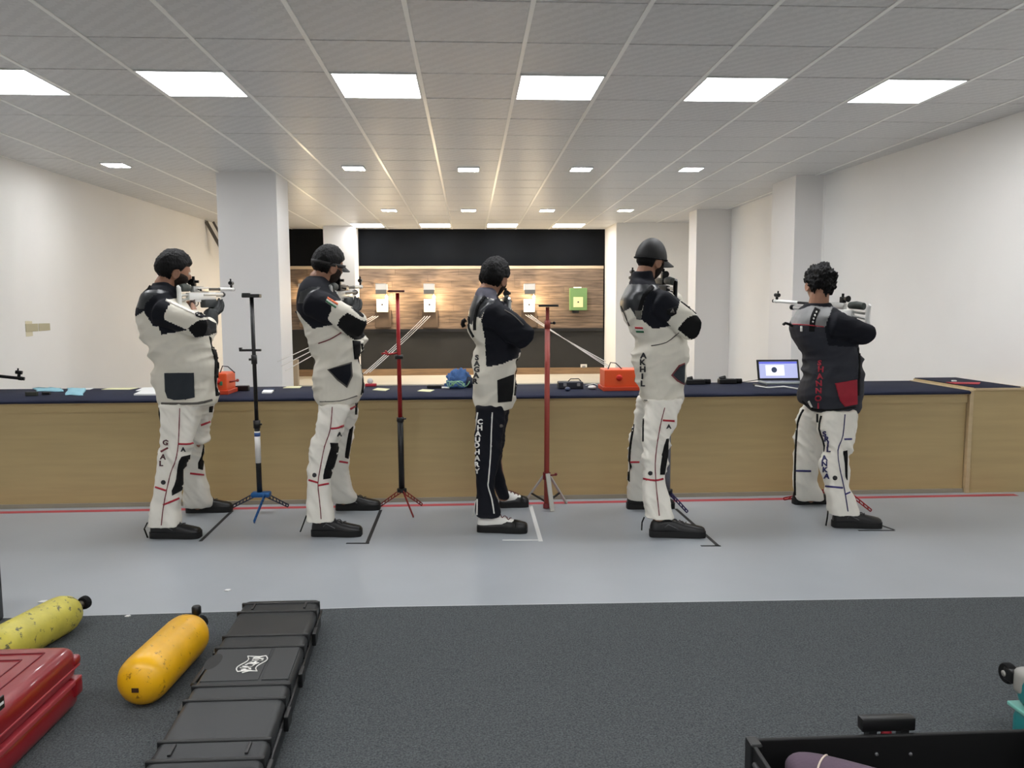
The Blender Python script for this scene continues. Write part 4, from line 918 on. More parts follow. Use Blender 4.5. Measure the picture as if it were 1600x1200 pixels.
person(dict(seed=11.3, Yc=5.17, label='curly-haired person aiming a rifle, dark jacket with crimson pocket, rightmost of the five shooters', rifle_label='silver air rifle aimed by the rightmost, curly-haired shooter', tone='silver',
    muzzle=(1208, 470), rear=(1316, 478), shoulder=(1306, 508), elbow=(1350, 522), elbowL=(1318, 550), head=(1280, 448), face=6, tilt=8, nod=10, hair=dict(thick=.026, rough=.03, freq=18., low=-.72, curly=True, seed=5), arm=(.088, .076, .062, .046), elY=-.16, bulk=.95,
    torso=[(478, 1256, 1298), (484, 1248, 1308), (492, 1242, 1318), (502, 1237, 1326), (513, 1235, 1332), (527, 1239, 1336), (545, 1248, 1340), (560, 1258, 1344), (580, 1256, 1345), (600, 1251, 1345), (620, 1249, 1344), (634, 1255, 1342), (643, 1264, 1338)],
    collar=[(490, 1250, 1306), (484, 1253, 1302), (474, 1257, 1298)], jacket=charcoal_suit, trouser_m=canvas2,
    pelvis=[(605, 1272, 1324), (625, 1272, 1326), (648, 1268, 1330), (660, 1268, 1326)],
    near=[(640, 1278, 1336), (654, 1277, 1339), (672, 1279, 1338), (686, 1285, 1333), (697, 1288, 1331), (711, 1283, 1327), (722, 1281, 1326), (750, 1287, 1326), (763, 1289, 1328), (776, 1291, 1334), (803, 1294, 1342)],
    far=[(634, 1256, 1294), (648, 1249, 1292), (664, 1244, 1289), (694, 1242, 1284), (729, 1240, 1277), (750, 1240, 1277), (768, 1241, 1284), (780, 1242, 1287)],
    shoes=[((1304, 826), (1381, 827)), ((1244, 790), (1300, 788))],
    panels=[(yoke_grey, E1([(440, 470), (560, 440), (760, 470), (720, 560), (690, 632), (665, 632), (405, 610), (380, 560)])), (navy, E1([(735, 470), (860, 490), (1120, 640), (1120, 760), (1000, 800), (700, 782), (672, 640), (700, 560)])), (navy, E1([(440, 420), (740, 420), (720, 470), (640, 465), (560, 455), (470, 490), (440, 490)]))],
    pieces=[('line', 'red_piping', 'J', E1([(408, 607), (540, 616), (665, 630)]), redm, 1.5), ('line', 'strap', 'J', E1([(612, 480), (578, 560), (566, 668)]), black_rub, 9.),
            *[('patch', 'strap_hole', 'J', circle(*one(E1, x, y), 1.4, 8), piping_w, .0105) for x, y in ((604, 510), (592, 537), (582, 562), (576, 588))],
            ('patch', 'tag', 'J', E1([(474, 625), (489, 626), (489, 667), (474, 666)]), piping_w), ('patch', 'pocket', 'J', E2([(668, 42), (826, 14), (829, 193), (740, 211), (705, 170)]), pocket_red),
            ('text', 'back_lettering', 'J', [('S', 1281, 567, 9, 6), ('H', 1282.5, 577, 9, 4), ('A', 1281, 588, 9, -4), ('N', 1279.5, 599, 9, -4), ('N', 1279, 610.5, 9, 0), ('O', 1278.5, 622, 9, 0), ('I', 1278.5, 634, 9, 0)], red_print, 'red upright letters down the back'),
            ('line', 'hem_band', 'J', E2([(430, 170), (490, 215), (530, 232), (650, 234), (820, 212)]), black_rub, 2.4), ('tab', 'strap_end', 'J', E1([(405, 622), (380, 608), (350, 600), (334, 612)]), black_rub, .0, .019), ('line', 'hem_tag', 'J', E2([(476, 170), (500, 215)]), piping_w, 2.6),
            ('line', 'front_edge', 'J', E1([(945, 800), (958, 900), (952, 1060), (948, 1190)]), black_rub, 3.),
            ('line', 'piping', 'T', E2([(568, 275), (553, 370), (590, 490), (564, 580), (558, 620)]), black_rub, 2.4), ('line', 'piping', 'T', E2([(440, 230), (400, 320), (386, 480), (378, 700), (380, 850)]), black_rub, 2.6),
            ('line', 'trim_line', 'T', E2([(735, 445), (790, 443)]), bluem, 2.5), ('line', 'trim_line', 'T', E2([(380, 672), (495, 675)]), bluem, 2.6), ('line', 'trim_line', 'T', E2([(598, 783), (725, 795)]), bluem, 2.8), ('line', 'trim_line', 'T', E2([(740, 842), (778, 826)]), bluem, 2.4),
            ('line', 'side_seam', 'T', E2([(740, 265), (725, 420), (690, 520), (700, 640), (735, 800), (762, 965)]), navy_print, 1.3),
            ('text', 'leg_lettering', 'T', word(E2, [('S', 594, 405, -5), ('R', 610, 444, 5), ('I', 617, 482, 5), ('L', 622, 518, 0), ('A', 592, 580, -5), ('N', 592, 621, 0), ('K', 599, 664, 3), ('A', 608, 710, 5)], 8.4), navy_print, 'navy name letters down the back of the leg'),
            ('patch', 'knee_pad', 'T', E2([(728, 530), (758, 525), (756, 740), (745, 715), (735, 580)]), black_rub), ('patch', 'leg_badge', 'T', circle(*one(E2, 667, 724), 3.6), blk_print),
            ('tab', 'ankle_zip', 'T', E2([(618, 960), (612, 1010), (602, 1068)]), black_rub, -.24, .008), ('tab', 'hip_zip', 'T', E2([(540, 262), (540, 322)]), black_rub, -.17, .012)]))
# ================================================================== rifle stands
blue_met = mat('blue_anodised', (36, 92, 150), .35, metal=.4); red_met = mat('red_anodised_pole', (150, 26, 30), .35, metal=.25); brick_met = mat('brick_red_paint', (150, 58, 48), .45)
black_met = mat('black_satin', (11, 11, 12), .4); silver_leg = mat('satin_silver', (186, 184, 176), .4, metal=.3); label_w = mat('label_white', (220, 218, 214), .5)
def lattice(a, b, w, t, m_, parent, n=7, name='leg'):
    """flat leg with round lightening holes read as a ladder of bars"""
    a, b = Vector(a), Vector(b); d = (b-a).normalized(); up = Vector((0, 0, 1)); s = d.cross(up).normalized(); u = s.cross(d)
    parts = [tube([a+u*w, b+u*w*.7], t, 6), tube([a-u*w, b-u*w*.7], t, 6)]
    for i in range(n+1):
        p = a.lerp(b, i/n); k = w*(1-.3*i/n); q = a.lerp(b, min(1, (i+.5)/n)); parts.append(tube([p+u*k, q-u*k*.95], t*.9, 6))
    return mesh(name, join(*parts), m_, parent, True)
def stand_black():
    Y = 5.52; top, bot = at(393, 462, Y), at(406, 776, Y); d = bot-top
    e = empty('rifle_stand', (bot.x, Y, 0), 'black rifle stand with blue tripod feet beside the leftmost shooter', 'rifle stand', 'rifle stands')
    f = lambda y: top+d*((y-462)/(776-462))
    mesh('upper_pole', tube([f(463), f(660)], .0135, 14), black_met, e, True); mesh('lower_pole', tube([f(655), f(776)], .0185, 16), black_met, e, True)
    rest = mesh('top_rest', box(at(379, 461, Y).x, at(407, 461, Y).x, Y-.03, Y+.03, at(393, 465, Y).z, at(393, 459.5, Y).z, .004), black_met, e)
    mesh('rest_pad', box(at(379, 461, Y).x, at(390, 461, Y).x, Y-.025, Y+.025, at(393, 459.8, Y).z, at(393, 459.8, Y).z+.008, .003), black_rub, rest)
    c = f(553); fk = mesh('middle_fork', join(box(at(374, 547, Y).x, at(408, 547, Y).x, Y-.012, Y+.012, at(390, 549, Y).z, at(390, 545.5, Y).z, .003), box(at(374, 547, Y).x, at(378, 547, Y).x, Y-.012, Y+.012, at(390, 546, Y).z, at(390, 543, Y).z)), black_met, e)
    mesh('clamp_knob', join(tube([f(553), f(567)], .02, 12), tube([f(560)+Vector((-.035, 0, 0)), f(560)], .008, 10)), black_met, e, True)
    mesh('collar', join(tube([f(655), f(667)], .024, 14), tube([f(661), f(661)+Vector((.035, -.01, 0))], .007, 8)), black_met, e, True)
    lb = mesh('label_sleeve', tube([f(672), f(722)], .0198, 16), label_w, e, True)
    mesh('label_print', join(tube([f(674), f(680)], .0203, 16)), mat('label_blue', (58, 92, 150), .5), lb, True)
    hub = f(774); mesh('hub', box(hub.x-.055, hub.x+.075, Y-.035, Y+.035, hub.z-.01, hub.z+.025, .01), blue_met, e, True, auto=40)
    F1 = flo(397, 818); lattice(hub+Vector((.04, -.02, .008)), Vector((F1.x, F1.y, .012)), .012, .0045, blue_met, e)
    lattice(hub+Vector((-.04, .01, 0)), Vector((hub.x-.24, Y+.12, .012)), .012, .0045, mat('dark_blue_leg', (34, 44, 66), .4, metal=.3), e)
    lattice(hub+Vector((.04, .01, 0)), Vector((hub.x+.16, Y+.14, .012)), .012, .0045, mat('dark_blue_leg', (34, 44, 66), .4, metal=.3), e)
stand_black()
def stand_red():
    Y = 5.5; top, bot = at(621, 457, Y), at(628, 770, Y); d = bot-top; f = lambda y: top+d*((y-457)/(770-457))
    e = empty('rifle_stand', (bot.x, Y, 0), 'rifle stand with red upper pole, black lower pole and thin red feet', 'rifle stand', 'rifle stands')
    mesh('upper_pole', tube([f(458), f(655)], [.0125, .0155], 14), red_met, e, True); mesh('lower_pole', tube([f(650), f(766)], .0205, 16), black_met, e, True)
    mesh('top_rest', box(at(606, 456, Y).x, at(632, 456, Y).x, Y-.03, Y+.03, at(620, 456.5, Y).z, at(620, 453.5, Y).z, .003), mat('maroon_rest', (84, 34, 30), .5), e)
    rg = mesh('ring_clamp', tube([f(553), f(559)], .03, 16), black_met, e, True)
    mesh('fork', join(tube([f(552)+Vector((-.01, -.01, .01)), at(606, 554, Y-.02), at(601, 552, Y-.03), at(596, 553, Y-.04)], .007, 8), tube([at(607, 554, Y-.02), at(602, 548, Y-.02)], .006, 8)), red_met, rg, True)
    mesh('collar', join(tube([f(650), f(657)], .025, 14), tube([f(653), f(653)+Vector((.04, -.01, .004))], .006, 8)), black_met, e, True)
    hub = f(766); mesh('hub', lathe_at(hub, [(.02, -.012), (.034, -.01), (.034, .012), (.022, .016)]), black_met, e, True, auto=40)
    for ex, ey, nm in ((hub.x-.17, Y+.13, 'leg'), (hub.x+.13, Y+.14, 'leg')): lattice(hub, (ex, ey, .01), .011, .004, mat('red_leg', (132, 40, 36), .4, metal=.3), e)
    F1 = flo(646, 810); lattice(hub+Vector((.01, -.02, 0)), (F1.x, F1.y, .01), .007, .004, mat('red_leg', (132, 40, 36), .4, metal=.3), e)
def lathe_at(p, prof, n=20): return mv(lathe(prof, n), p.x, p.y, p.z)
stand_red()
def stand_brick():
    Y = 5.5; top, bot = at(855.5, 478, Y), at(854, 792, Y); d = bot-top; f = lambda y: top+d*((y-478)/(792-478))
    e = empty('rifle_stand', (bot.x, Y, 0), 'brick-red rifle stand with flat silver legs right of the middle shooter', 'rifle stand', 'rifle stands')
    mesh('upper_pole', tube([f(480), f(520)], .0125, 14), brick_met, e, True); mesh('lower_pole', tube([f(510), f(786)], .0185, 16), brick_met, e, True)
    col = mesh('collar', tube([f(500), f(513)], .0205, 14), brick_met, e, True); mesh('clamp_knob', join(tube([f(505), f(505)+Vector((.045, 0, .004))], .005, 8), sphere(f(505)+Vector((.047, 0, .004)), .011, 10, 8)), black_met, col, True)
    mesh('top_rest', box(at(841, 478, Y).x, at(872, 478, Y).x, Y-.035, Y+.035, at(855, 479.5, Y).z, at(855, 476, Y).z, .003), black_met, e)
    hub = f(742); mesh('hub', join(tube([f(737), f(748)], .027, 14), tube([f(742), f(742)+Vector((.06, -.005, .004))], .006, 8), sphere(f(741)+Vector((.064, -.005, .004)), .011, 10, 8)), mat('dark_red_hub', (110, 24, 30), .5), e, True, auto=40)
    F1 = flo(863, 800)
    def flat(a, b, w=.014, t=.005):
        a, b = Vector(a), Vector(b); dd = (b-a).normalized(); s = dd.cross(Vector((0, 0, 1))).normalized(); u = s.cross(dd)
        s_ = s if abs(dd.y) > .25 else u
        o_ = dd.cross(s_); return loft([[p+s_*w+o_*t, p-s_*w+o_*t, p-s_*w-o_*t, p+s_*w-o_*t] for p in (a, b)])
    mesh('leg', flat(hub+Vector((.004, -.03, .02)), (F1.x, F1.y, .006), .016), silver_leg, e)
    for sx in (-1, 1):
        tip = Vector((hub.x+sx*.155, Y+.13, .006)); mesh('leg', flat(hub+Vector((sx*.02, .01, .0)), tip, .011), silver_leg, e)
        mesh('brace', flat(f(783)+Vector((sx*.012, 0, .0)), (hub+Vector((sx*.02, .01, 0))).lerp(tip, .62), .007, .004), black_met, e)
    mesh('foot_cap', lathe_at(Vector((f(790).x, Y, 0)), [(.012, .004), (.024, .006), (.024, .03), (.019, .04)]), mat('dark_red_hub', (110, 24, 30), .5), e, True, auto=40)
stand_brick()
# two stands mostly hidden behind the shooters on the right
def stand_hidden(x, Y, ztop, label, pole_m, leg_m, tip, other):
    base = at(x, 757, Y); e = empty('rifle_stand', (base.x, Y, 0), label, 'rifle stand', 'rifle stands')
    mesh('pole', tube([(base.x, Y, .13), (base.x, Y, .75)], .019, 14), pole_m, e, True); mesh('upper_pole', tube([(base.x, Y, .74), (base.x, Y, ztop)], .013, 12), pole_m, e, True)
    mesh('hub', lathe_at(Vector((base.x, Y, .13)), [(.02, -.012), (.036, -.01), (.036, .014), (.022, .018)]), black_met, e, True)
    hub = Vector((base.x, Y, .135))
    for t in (tip, *other): lattice(hub, t, .011, .0045, leg_m, e)
t4 = flo(1074, 802); stand_hidden(1043, 5.42, 1.1, 'rifle stand behind the capped shooter, only a grey pole and purple-black foot showing', mat('grey_pole', (112, 112, 118), .4, metal=.3), mat('purple_leg', (44, 40, 82), .4, metal=.3), Vector((t4.x, t4.y, .01)), (Vector((1.15, 5.65, .01)), Vector((1.5, 5.66, .01))))
t5 = flo(1361, 800); stand_hidden(1316, 5.42, 1.05, 'rifle stand behind the rightmost shooter, only its red foot showing', red_met, red_met, Vector((t5.x, t5.y, .01)), (Vector((2.3, 5.62, .01)), Vector((2.68, 5.66, .01))))

# ================================================================== tape marks at the shooters' feet
tape_b = mat('black_tape', (34, 36, 40), .6); tape_w = mat('white_tape', (226, 226, 224), .6)
def tape(lines, m_, label):
    e = empty('tape_mark', tuple(flo(*lines[0][1])), label, 'tape mark', 'tape marks on the floor')
    for a, b, w_ in lines:
        A, B = flo(*a), flo(*b); d = (B-A).normalized(); s = Vector((-d.y, d.x, 0))*w_
        mesh('tape_strip', loft([[p+s+Vector((0, 0, .0003)), p-s+Vector((0, 0, .0003)), p-s+Vector((0, 0, .0012)), p+s+Vector((0, 0, .0012))] for p in (A, B)]), m_, e)
tape([((363, 798), (313, 846), .011)], tape_b, 'black tape mark on the floor by the leftmost shooter\'s toes')
tape([((595, 797), (574, 848), .011), ((541, 849), (577, 849), .012)], tape_b, 'black L-shaped tape mark at the feet of the shooter with the visor')
tape([((829, 790), (845, 846), .013), ((785, 844), (847, 844), .008)], tape_w, 'white L-shaped tape mark at the middle shooter\'s feet')
tape([((1056, 795), (1122, 853), .011), ((1095, 853), (1126, 853), .011)], tape_b, 'black tape mark at the feet of the shooter in the black cap')
tape([((1368, 818), (1397, 828), .011), ((1341, 829), (1398, 829), .011)], tape_b, 'black tape mark by the rightmost shooter\'s toes')
def scrap(x, y, s, label):
    p = flo(x, y); P = [(p.x+s*a, p.y+s*b) for a, b in ((-1, -.5), (.3, -.8), (1.1, .1), (.4, .7), (-.6, .5))]
    mesh('paper_scrap', prism(P, .0015 if p.y > 3.7 else .009, .006 if p.y > 3.7 else .013), tape_w, label=label, cat='paper scrap')
scrap(68, 941, .022, 'white paper scrap on the grey floor near the far gas cylinder'); scrap(356, 923, .016, 'white paper scrap on the grey floor beyond the black rifle case'); scrap(200, 966, .012, 'tiny white paper scrap at the carpet edge')

# ================================================================== things on the bench
orange = mat('orange_shell', (226, 84, 34), .4); orange_d = mat('orange_shell_dark', (190, 60, 24), .5)
def tz(x, y):
    p = flo(x, y, ZT)
    if p.y > TB-.015: p.x *= (TB-.015)/p.y; p.y = TB-.015
    return p
def bx(name, x0, x1, yb, yt, dep, m_, label, cat, bev=.004, parent=None, yoff=0):
    """box standing on the cloth: bottom front edge on pixel row yb, top at row yt"""
    P = tz((x0+x1)/2, yb); Y = P.y+yoff; a, b = at(x0, yb, Y), at(x1, yb, Y); zt_ = at((x0+x1)/2, yt, Y).z
    return mesh(name, box(a.x, b.x, Y, Y+dep, ZT, max(zt_, ZT+.004), bev), m_, parent, label=label, cat=cat)
def winder(x0, x1, yb, yt, label, side):
    P = tz((x0+x1)/2, yb); Y = P.y; a, b = at(x0, yb, Y), at(x1, yb, Y); zt_ = at((x0+x1)/2, yt, Y).z
    e = empty('target_winder', ((a.x+b.x)/2, Y+.1, ZT), label, 'target winder', 'orange target winders')
    sh = mesh('shell', box(a.x, b.x, Y+.012, Y+.24, ZT+.03, zt_, .008), orange, e); mesh('base_plate', box(a.x-.012, b.x+.012, Y, Y+.25, ZT, ZT+.032, .004), orange_d, e)
    mesh('dial', xf(lathe([(.02, 0), (.024, .004), (.014, .012), (.001, .012)], 16), frame(((a.x*.6+b.x*.4), Y+.012, (ZT+zt_)/2+.02), (0, -1, 0))), mat('dial_red', (196, 40, 30), .4), sh, True)
    mesh('button', box(b.x-.05, b.x-.03, Y+.006, Y+.014, (ZT+zt_)/2-.01, (ZT+zt_)/2+.02, .002), mat('button_green', (60, 120, 84), .4), sh)
    mesh('wire_handle', tube([(a.x+.04, Y+.1, zt_-.002), (a.x+.06, Y+.1, zt_+.05), (a.x+.1, Y+.1, zt_+.045), (a.x+.15, Y+.1, zt_-.002)], .004, 8), black_met, e, True)
    return e
winder(945, 1002, 611, 578, 'orange target winder box beside the shooter in the black cap', 1)
w1 = winder(330, 354, 617, 584, 'orange target winder box half hidden by the leftmost shooter', 1)
p = at(356, 597, 6.05); mesh('hand_crank', join(tube([p, p+Vector((.06, 0, .01))], .007, 8), sphere(p+Vector((.072, 0, .012)), .012, 12, 8)), mat('crank_red', (150, 60, 50), .5), w1, True)
p = tz(578, 604); e = empty('cord_pulley', tuple(p), 'small red cord pulley on the bench behind the shooter with the visor', 'pulley')
mesh('bracket', box(p.x-.04, p.x+.05, p.y, p.y+.05, ZT, ZT+.022, .004), redm, e); mesh('wheel', xf(lathe([(.02, 0), (.024, .003), (.018, .008), (.024, .013), (.02, .016)], 18), frame((p.x, p.y+.01, ZT+.045), (0, 1, 0))), piping_w, e, True)
# laptop
def laptop():
    A, B = tz(1186, 601), tz(1247, 601); Yh = A.y+.2; e = empty('laptop', (A.x+.15, Yh-.1, ZT), 'open laptop showing a round target on screen, beside the rightmost shooter', 'laptop')
    l, r = at(1184, 598, Yh).x, at(1250, 598, Yh).x; zt_ = at(1210, 561, Yh+.05).z; grey = mat('laptop_silver', (170, 176, 174), .35, metal=.3)
    b = mesh('base', box(l, r, Yh-.2, Yh, ZT, ZT+.018, .004), grey, e); mesh('keyboard', box(l+.02, r-.02, Yh-.14, Yh-.02, ZT+.017, ZT+.0195), black_met, b)
    H = (zt_-ZT-.02)/math.cos(.28); M = Matrix.Translation((0, Yh, ZT+.015)) @ Matrix.Rotation(-.28, 4, 'X')
    lid = mesh('lid', xf(box(l, r, -.004, .004, 0, H, .004), M), black_met, e)
    scr = mat('laptop_screen', (150, 156, 190), .3, emit=(168, 172, 214), estr=.3); hdr = mat('screen_header', (90, 96, 190), .3, emit=(86, 92, 196), estr=.3); scw = mat('screen_white', (220, 222, 232), .3, emit=(226, 228, 240), estr=.3); scd = mat('screen_disc', (40, 48, 66), .3, emit=(40, 48, 68), estr=.5)
    sc = mesh('screen', xf(box(l+.018, r-.018, -.0052, -.0042, .018, H-.018), M), scr, lid)
    mesh('screen_header', xf(box(l+.018, r-.018, -.0058, -.0053, H-.036, H-.020), M), hdr, sc)
    wd = r-l; mesh('screen_window', xf(box(l+wd*.2, l+wd*.64, -.006, -.0053, .04, H-.048), M), scw, sc)
    mesh('screen_target', xf(xf(lathe([(.001, 0), (.024, 0), (.024, .0006), (.001, .0006)], 24), frame((l+wd*.4, -.0062, H*.5), (0, -1, 0))), M), scd, sc)
laptop()
P = tz(1190, 606); mesh('cable_bundle', tube([tz(1180, 604)+Vector((0, 0, .006)), tz(1200, 607)+Vector((0, 0, .006)), tz(1225, 606)+Vector((0, 0, .01)), tz(1248, 609)+Vector((0, 0, .006))], .006, 8), piping_w, smooth=True, label='white cable lying in front of the laptop', cat='cable')
mesh('power_adapter', tube([tz(1178, 603)+Vector((0, 0, .012)), tz(1198, 606)+Vector((0, 0, .012))], .012, 8, flat=.8), black_met, smooth=True, label='small black adapter at the laptop\'s left front corner', cat='adapter')
mesh('cable', tube([tz(1152, 598)+Vector((0, 0, .004)), tz(1165, 597)+Vector((0, 0, .004)), tz(1184, 595)+Vector((0, 0, .02))], .003, 6), black_met, smooth=True, label='thin black cable running to the laptop', cat='cable')
# black camera-like gadgets
def gadget(x0, x1, yb, yt, label):
    P = tz((x0+x1)/2, yb); a, b = tz(x0, yb), tz(x1, yb); e = empty('spotting_gadget', tuple(P), label, 'gadget')
    h_ = at((x0+x1)/2, yt, P.y).z-ZT; mesh('body', box(a.x, b.x-.05, P.y, P.y+.07, ZT, ZT+max(.02, h_*.7), .006), black_met, e); mesh('knob', tube([(b.x-.055, P.y+.03, ZT+.022), (b.x, P.y+.03, ZT+.022)], .02, 12), black_rub, e, True)
    mesh('lens', tube([(a.x+.01, P.y+.04, ZT+h_*.7), (a.x+.06, P.y+.04, ZT+h_*.9)], .016, 12), black_met, e, True)
gadget(1072, 1112, 601, 590, 'black gadget on the bench just right of the capped shooter'); gadget(1124, 1161, 600, 589, 'black gadget on the bench left of the laptop')
# black pistol-style case with cable, mouse-like things
P = tz(890, 608); e = empty('black_case', tuple(P), 'small black case with handle on the bench right of the brick-red stand', 'case')
a, b = tz(873, 608), tz(912, 608); mesh('shell', box(a.x, b.x, P.y, P.y+.12, ZT, ZT+.055, .008), mat('case_navy', (24, 28, 40), .5), e)
for k in (0.25, .8): mesh('latch', box(a.x+(b.x-a.x)*k-.012, a.x+(b.x-a.x)*k+.012, P.y-.006, P.y+.002, ZT+.022, ZT+.046, .002), mat('latch_grey', (120, 120, 122), .4), e)
mesh('handle', tube([(a.x+.08, P.y+.06, ZT+.054), (a.x+.1, P.y+.06, ZT+.075), (b.x-.03, P.y+.06, ZT+.075), (b.x-.01, P.y+.06, ZT+.054)], .004, 8), black_met, e, True)
def blob(name, x, y, r, m_, label, cat): p = tz(x, y); mesh(name, sphere((p.x, p.y, ZT+r[2]*.95), r, 16, 10), m_, smooth=True, label=label, cat=cat)
blob('pellet_tin', 887, 611, (.022, .03, .016), mat('tin_blue', (40, 54, 84), .4), 'small dark blue rounded tin in front of the black case', 'tin'); blob('computer_mouse', 925, 608, (.032, .045, .016), piping_w, 'white computer mouse on the bench left of the orange winder', 'computer mouse')
mesh('cable', tube([tz(915, 603)+Vector((0, 0, .004)), tz(928, 600)+Vector((0, 0, .004)), tz(938, 604)+Vector((0, 0, .004)), tz(950, 603)+Vector((0, 0, .004))], .003, 6), piping_w, smooth=True, label='thin white cable beside the white mouse', cat='cable')
# folded blue bag with green cord
def bag():
    P = tz(716, 607); e = empty('cloth_bag', tuple(P), 'crumpled blue cloth bag with pale green drawcord behind the middle shooter', 'bag')
    def fn(x, y, z):
        d = Vector((x*.1, y*.075, (z+.35)*.085)); n = noise.noise(Vector((x*2.2, y*2.2, z*2.2+3)))*.35+.2*noise.noise(Vector((x*5, y*5, z*5))); q = d*(1+n); q.z = max(q.z, 0); return (P.x+q.x, P.y+.08+q.y, ZT+q.z*1.25)
    b = mesh('sack', head_sphere(fn, 48, 32), mat('denim_blue', (58, 92, 140), .8, var=.2, vscale=20, bump=.2, bscale=40), e, True)
    mesh('dark_lining', sphere((P.x+.085, P.y+.05, ZT+.045), (.045, .04, .044), 20, 12), mat('bag_dark', (28, 34, 50), .8), e, True)
    g = mat('mint_cord', (132, 176, 140), .6)
    for k in range(3): mesh('drawcord', tube([tuple(Vector((P.x-.02+.02*k+.07*math.cos(t+k), P.y-.03-.012*k, ZT+.012+.05*abs(math.sin(t*1.3+k))))) for t in [i*.35 for i in range(14)]], .0045, 6), g, e, True)
    mesh('white_tag', box(P.x-.13, P.x-.07, P.y-.01, P.y+.04, ZT, ZT+.012, .004), piping_w, e)
bag()
bx('spectacle_case', 667, 690, 607, 602, .05, black_met, 'slim black case on the bench left of the blue bag', 'case', .006)
# papers, masks and small boxes on the left
paper_y = mat('cream_paper', (222, 218, 176), .8); paper_w = mat('white_paper', (228, 228, 226), .8); mask_b = mat('mask_blue', (142, 190, 204), .8, bump=.1, bscale=200)
def sheet(quad, m_, label, cat='paper', name='paper_sheet', h=.003):
    P = [tz(*q) for q in quad]; mesh(name, prism([(p.x, p.y) for p in P], ZT, ZT+h), m_, label=label, cat=cat)
sheet([(158, 609), (202, 609), (217, 604.5), (172, 604.5)], paper_y, 'cream paper sheet on the bench left of the leftmost shooter')
sheet([(209, 618), (250, 618), (250, 612), (222, 612)], paper_w, 'white folded paper by the leftmost shooter\'s jacket', h=.012)
sheet([(212, 611), (250, 611), (252, 606), (224, 606)], paper_w, 'white paper sheet behind the white folded paper', h=.004)
sheet([(442, 606.5), (468, 606.5), (472, 603.5), (450, 603.5)], paper_y, 'cream paper slip on the bench by the white pillar')
sheet([(582, 609.5), (602, 611), (609, 608), (590, 606.5)], paper_y, 'cream paper slip right of the shooter with the visor')
sheet([(652, 611.5), (672, 612.5), (679, 609.5), (660, 608.5)], paper_y, 'cream paper slip right of the red-poled stand')
def mask(x0, x1, y0, y1, label, seed):
    A, B = tz(x0, y1), tz(x1, y0); V, F = [], []; n = 12
    for lay in (0, 1):
        for i in range(n+1):
            for j in range(n+1):
                u, v = i/n, j/n; h_ = .006+.022*max(0, noise.noise(Vector((u*3+seed, v*3, 0)))+.35)*math.sin(PI*u)*math.sin(PI*v)
                q = tz(x0+(x1-x0)*(u+.08*math.sin(v*5+seed)), y1+(y0-y1)*(v+.06*math.sin(u*6))); V.append((q.x, q.y, ZT+(h_ if lay else .0005)))
    w_ = n+1; m_ = w_*w_
    for i in range(n):
        for j in range(n): q = (i*w_+j, i*w_+j+1, (i+1)*w_+j+1, (i+1)*w_+j); F += [tuple(m_+k for k in q), q[::-1]]
    for i in range(n): F += [(i*w_, (i+1)*w_, m_+(i+1)*w_, m_+i*w_), ((i+1)*w_+n, i*w_+n, m_+i*w_+n, m_+(i+1)*w_+n), (i+1, i, m_+i, m_+i+1), (n*w_+i, n*w_+i+1, m_+n*w_+i+1, m_+n*w_+i)]
    mesh('face_mask', (V, F), mask_b, smooth=True, label=label, cat='face mask')
mask(54, 96, 604.5, 612, 'crumpled pale blue face mask, left of two on the bench', 1); mask(104, 132, 607, 618, 'crumpled pale blue face mask, right of two on the bench', 4)
sheet([(120, 609), (140, 609), (147, 604.5), (128, 604.5)], paper_w, 'small white paper behind the right blue mask')
bx('small_box', 39, 57, 619, 612.5, .03, mat('box_olive', (44, 46, 38), .6), 'small dark box on the bench below the left blue mask', 'box', .003); bx('small_box', 65, 77, 617, 613, .03, black_met, 'tiny black box between the two blue masks', 'box', .003)
bx('small_box', 367, 388, 611, 603, .05, black_met, 'small black box on the bench left of the black stand', 'box', .006)
p = tz(418, 611); mesh('glove_clip', join(tube([p+Vector((-.04, 0, .008)), p+Vector((0, .03, .01)), p+Vector((.05, .02, .008))], .008, 8)), mat('clip_blue', (52, 66, 92), .5), smooth=True, label='dark blue clip lying on the bench right of the black stand', cat='clip')
sheet([(409, 615), (424, 615), (428, 611), (412, 611)], paper_w, 'small pale case on the bench right of the black stand', 'case', 'small_case', .01)
# red strip and eraser at the bench end
mesh('red_strip', prism([tuple(flo(x, y, .8105)[:2]) for x, y in ((1478, 597.5), (1492, 600), (1530, 600.5), (1532, 598))], .8105, .8145), redm, label='red strip lying on the right bench end', cat='strip')
p = flo(1499, 597.5, .8105); mesh('eraser', box(p.x-.017, p.x+.017, p.y+.06, p.y+.08, .8105, .822, .002), paper_w, label='small white block by the red strip at the right bench end', cat='block')
# rifle resting on the bench at the far left
Mr = at(33, 586, 6.45); rifle(Vector((Mr.x-.70, Mr.y-.12, ZT+.195)), (.98, .16, -.14), 'black and red air rifle lying on the bench at the left edge', 'red')
p = Vector((Mr.x-.46, Mr.y-.08, ZT)); mesh('rifle_rest', join(box(p.x-.05, p.x+.05, p.y-.05, p.y+.05, ZT, ZT+.02, .005), box(p.x-.02, p.x+.02, p.y-.04, p.y+.04, ZT+.018, ZT+.034, .003)), black_met, label='low black rest under the rifle at the left edge of the bench', cat='rest')

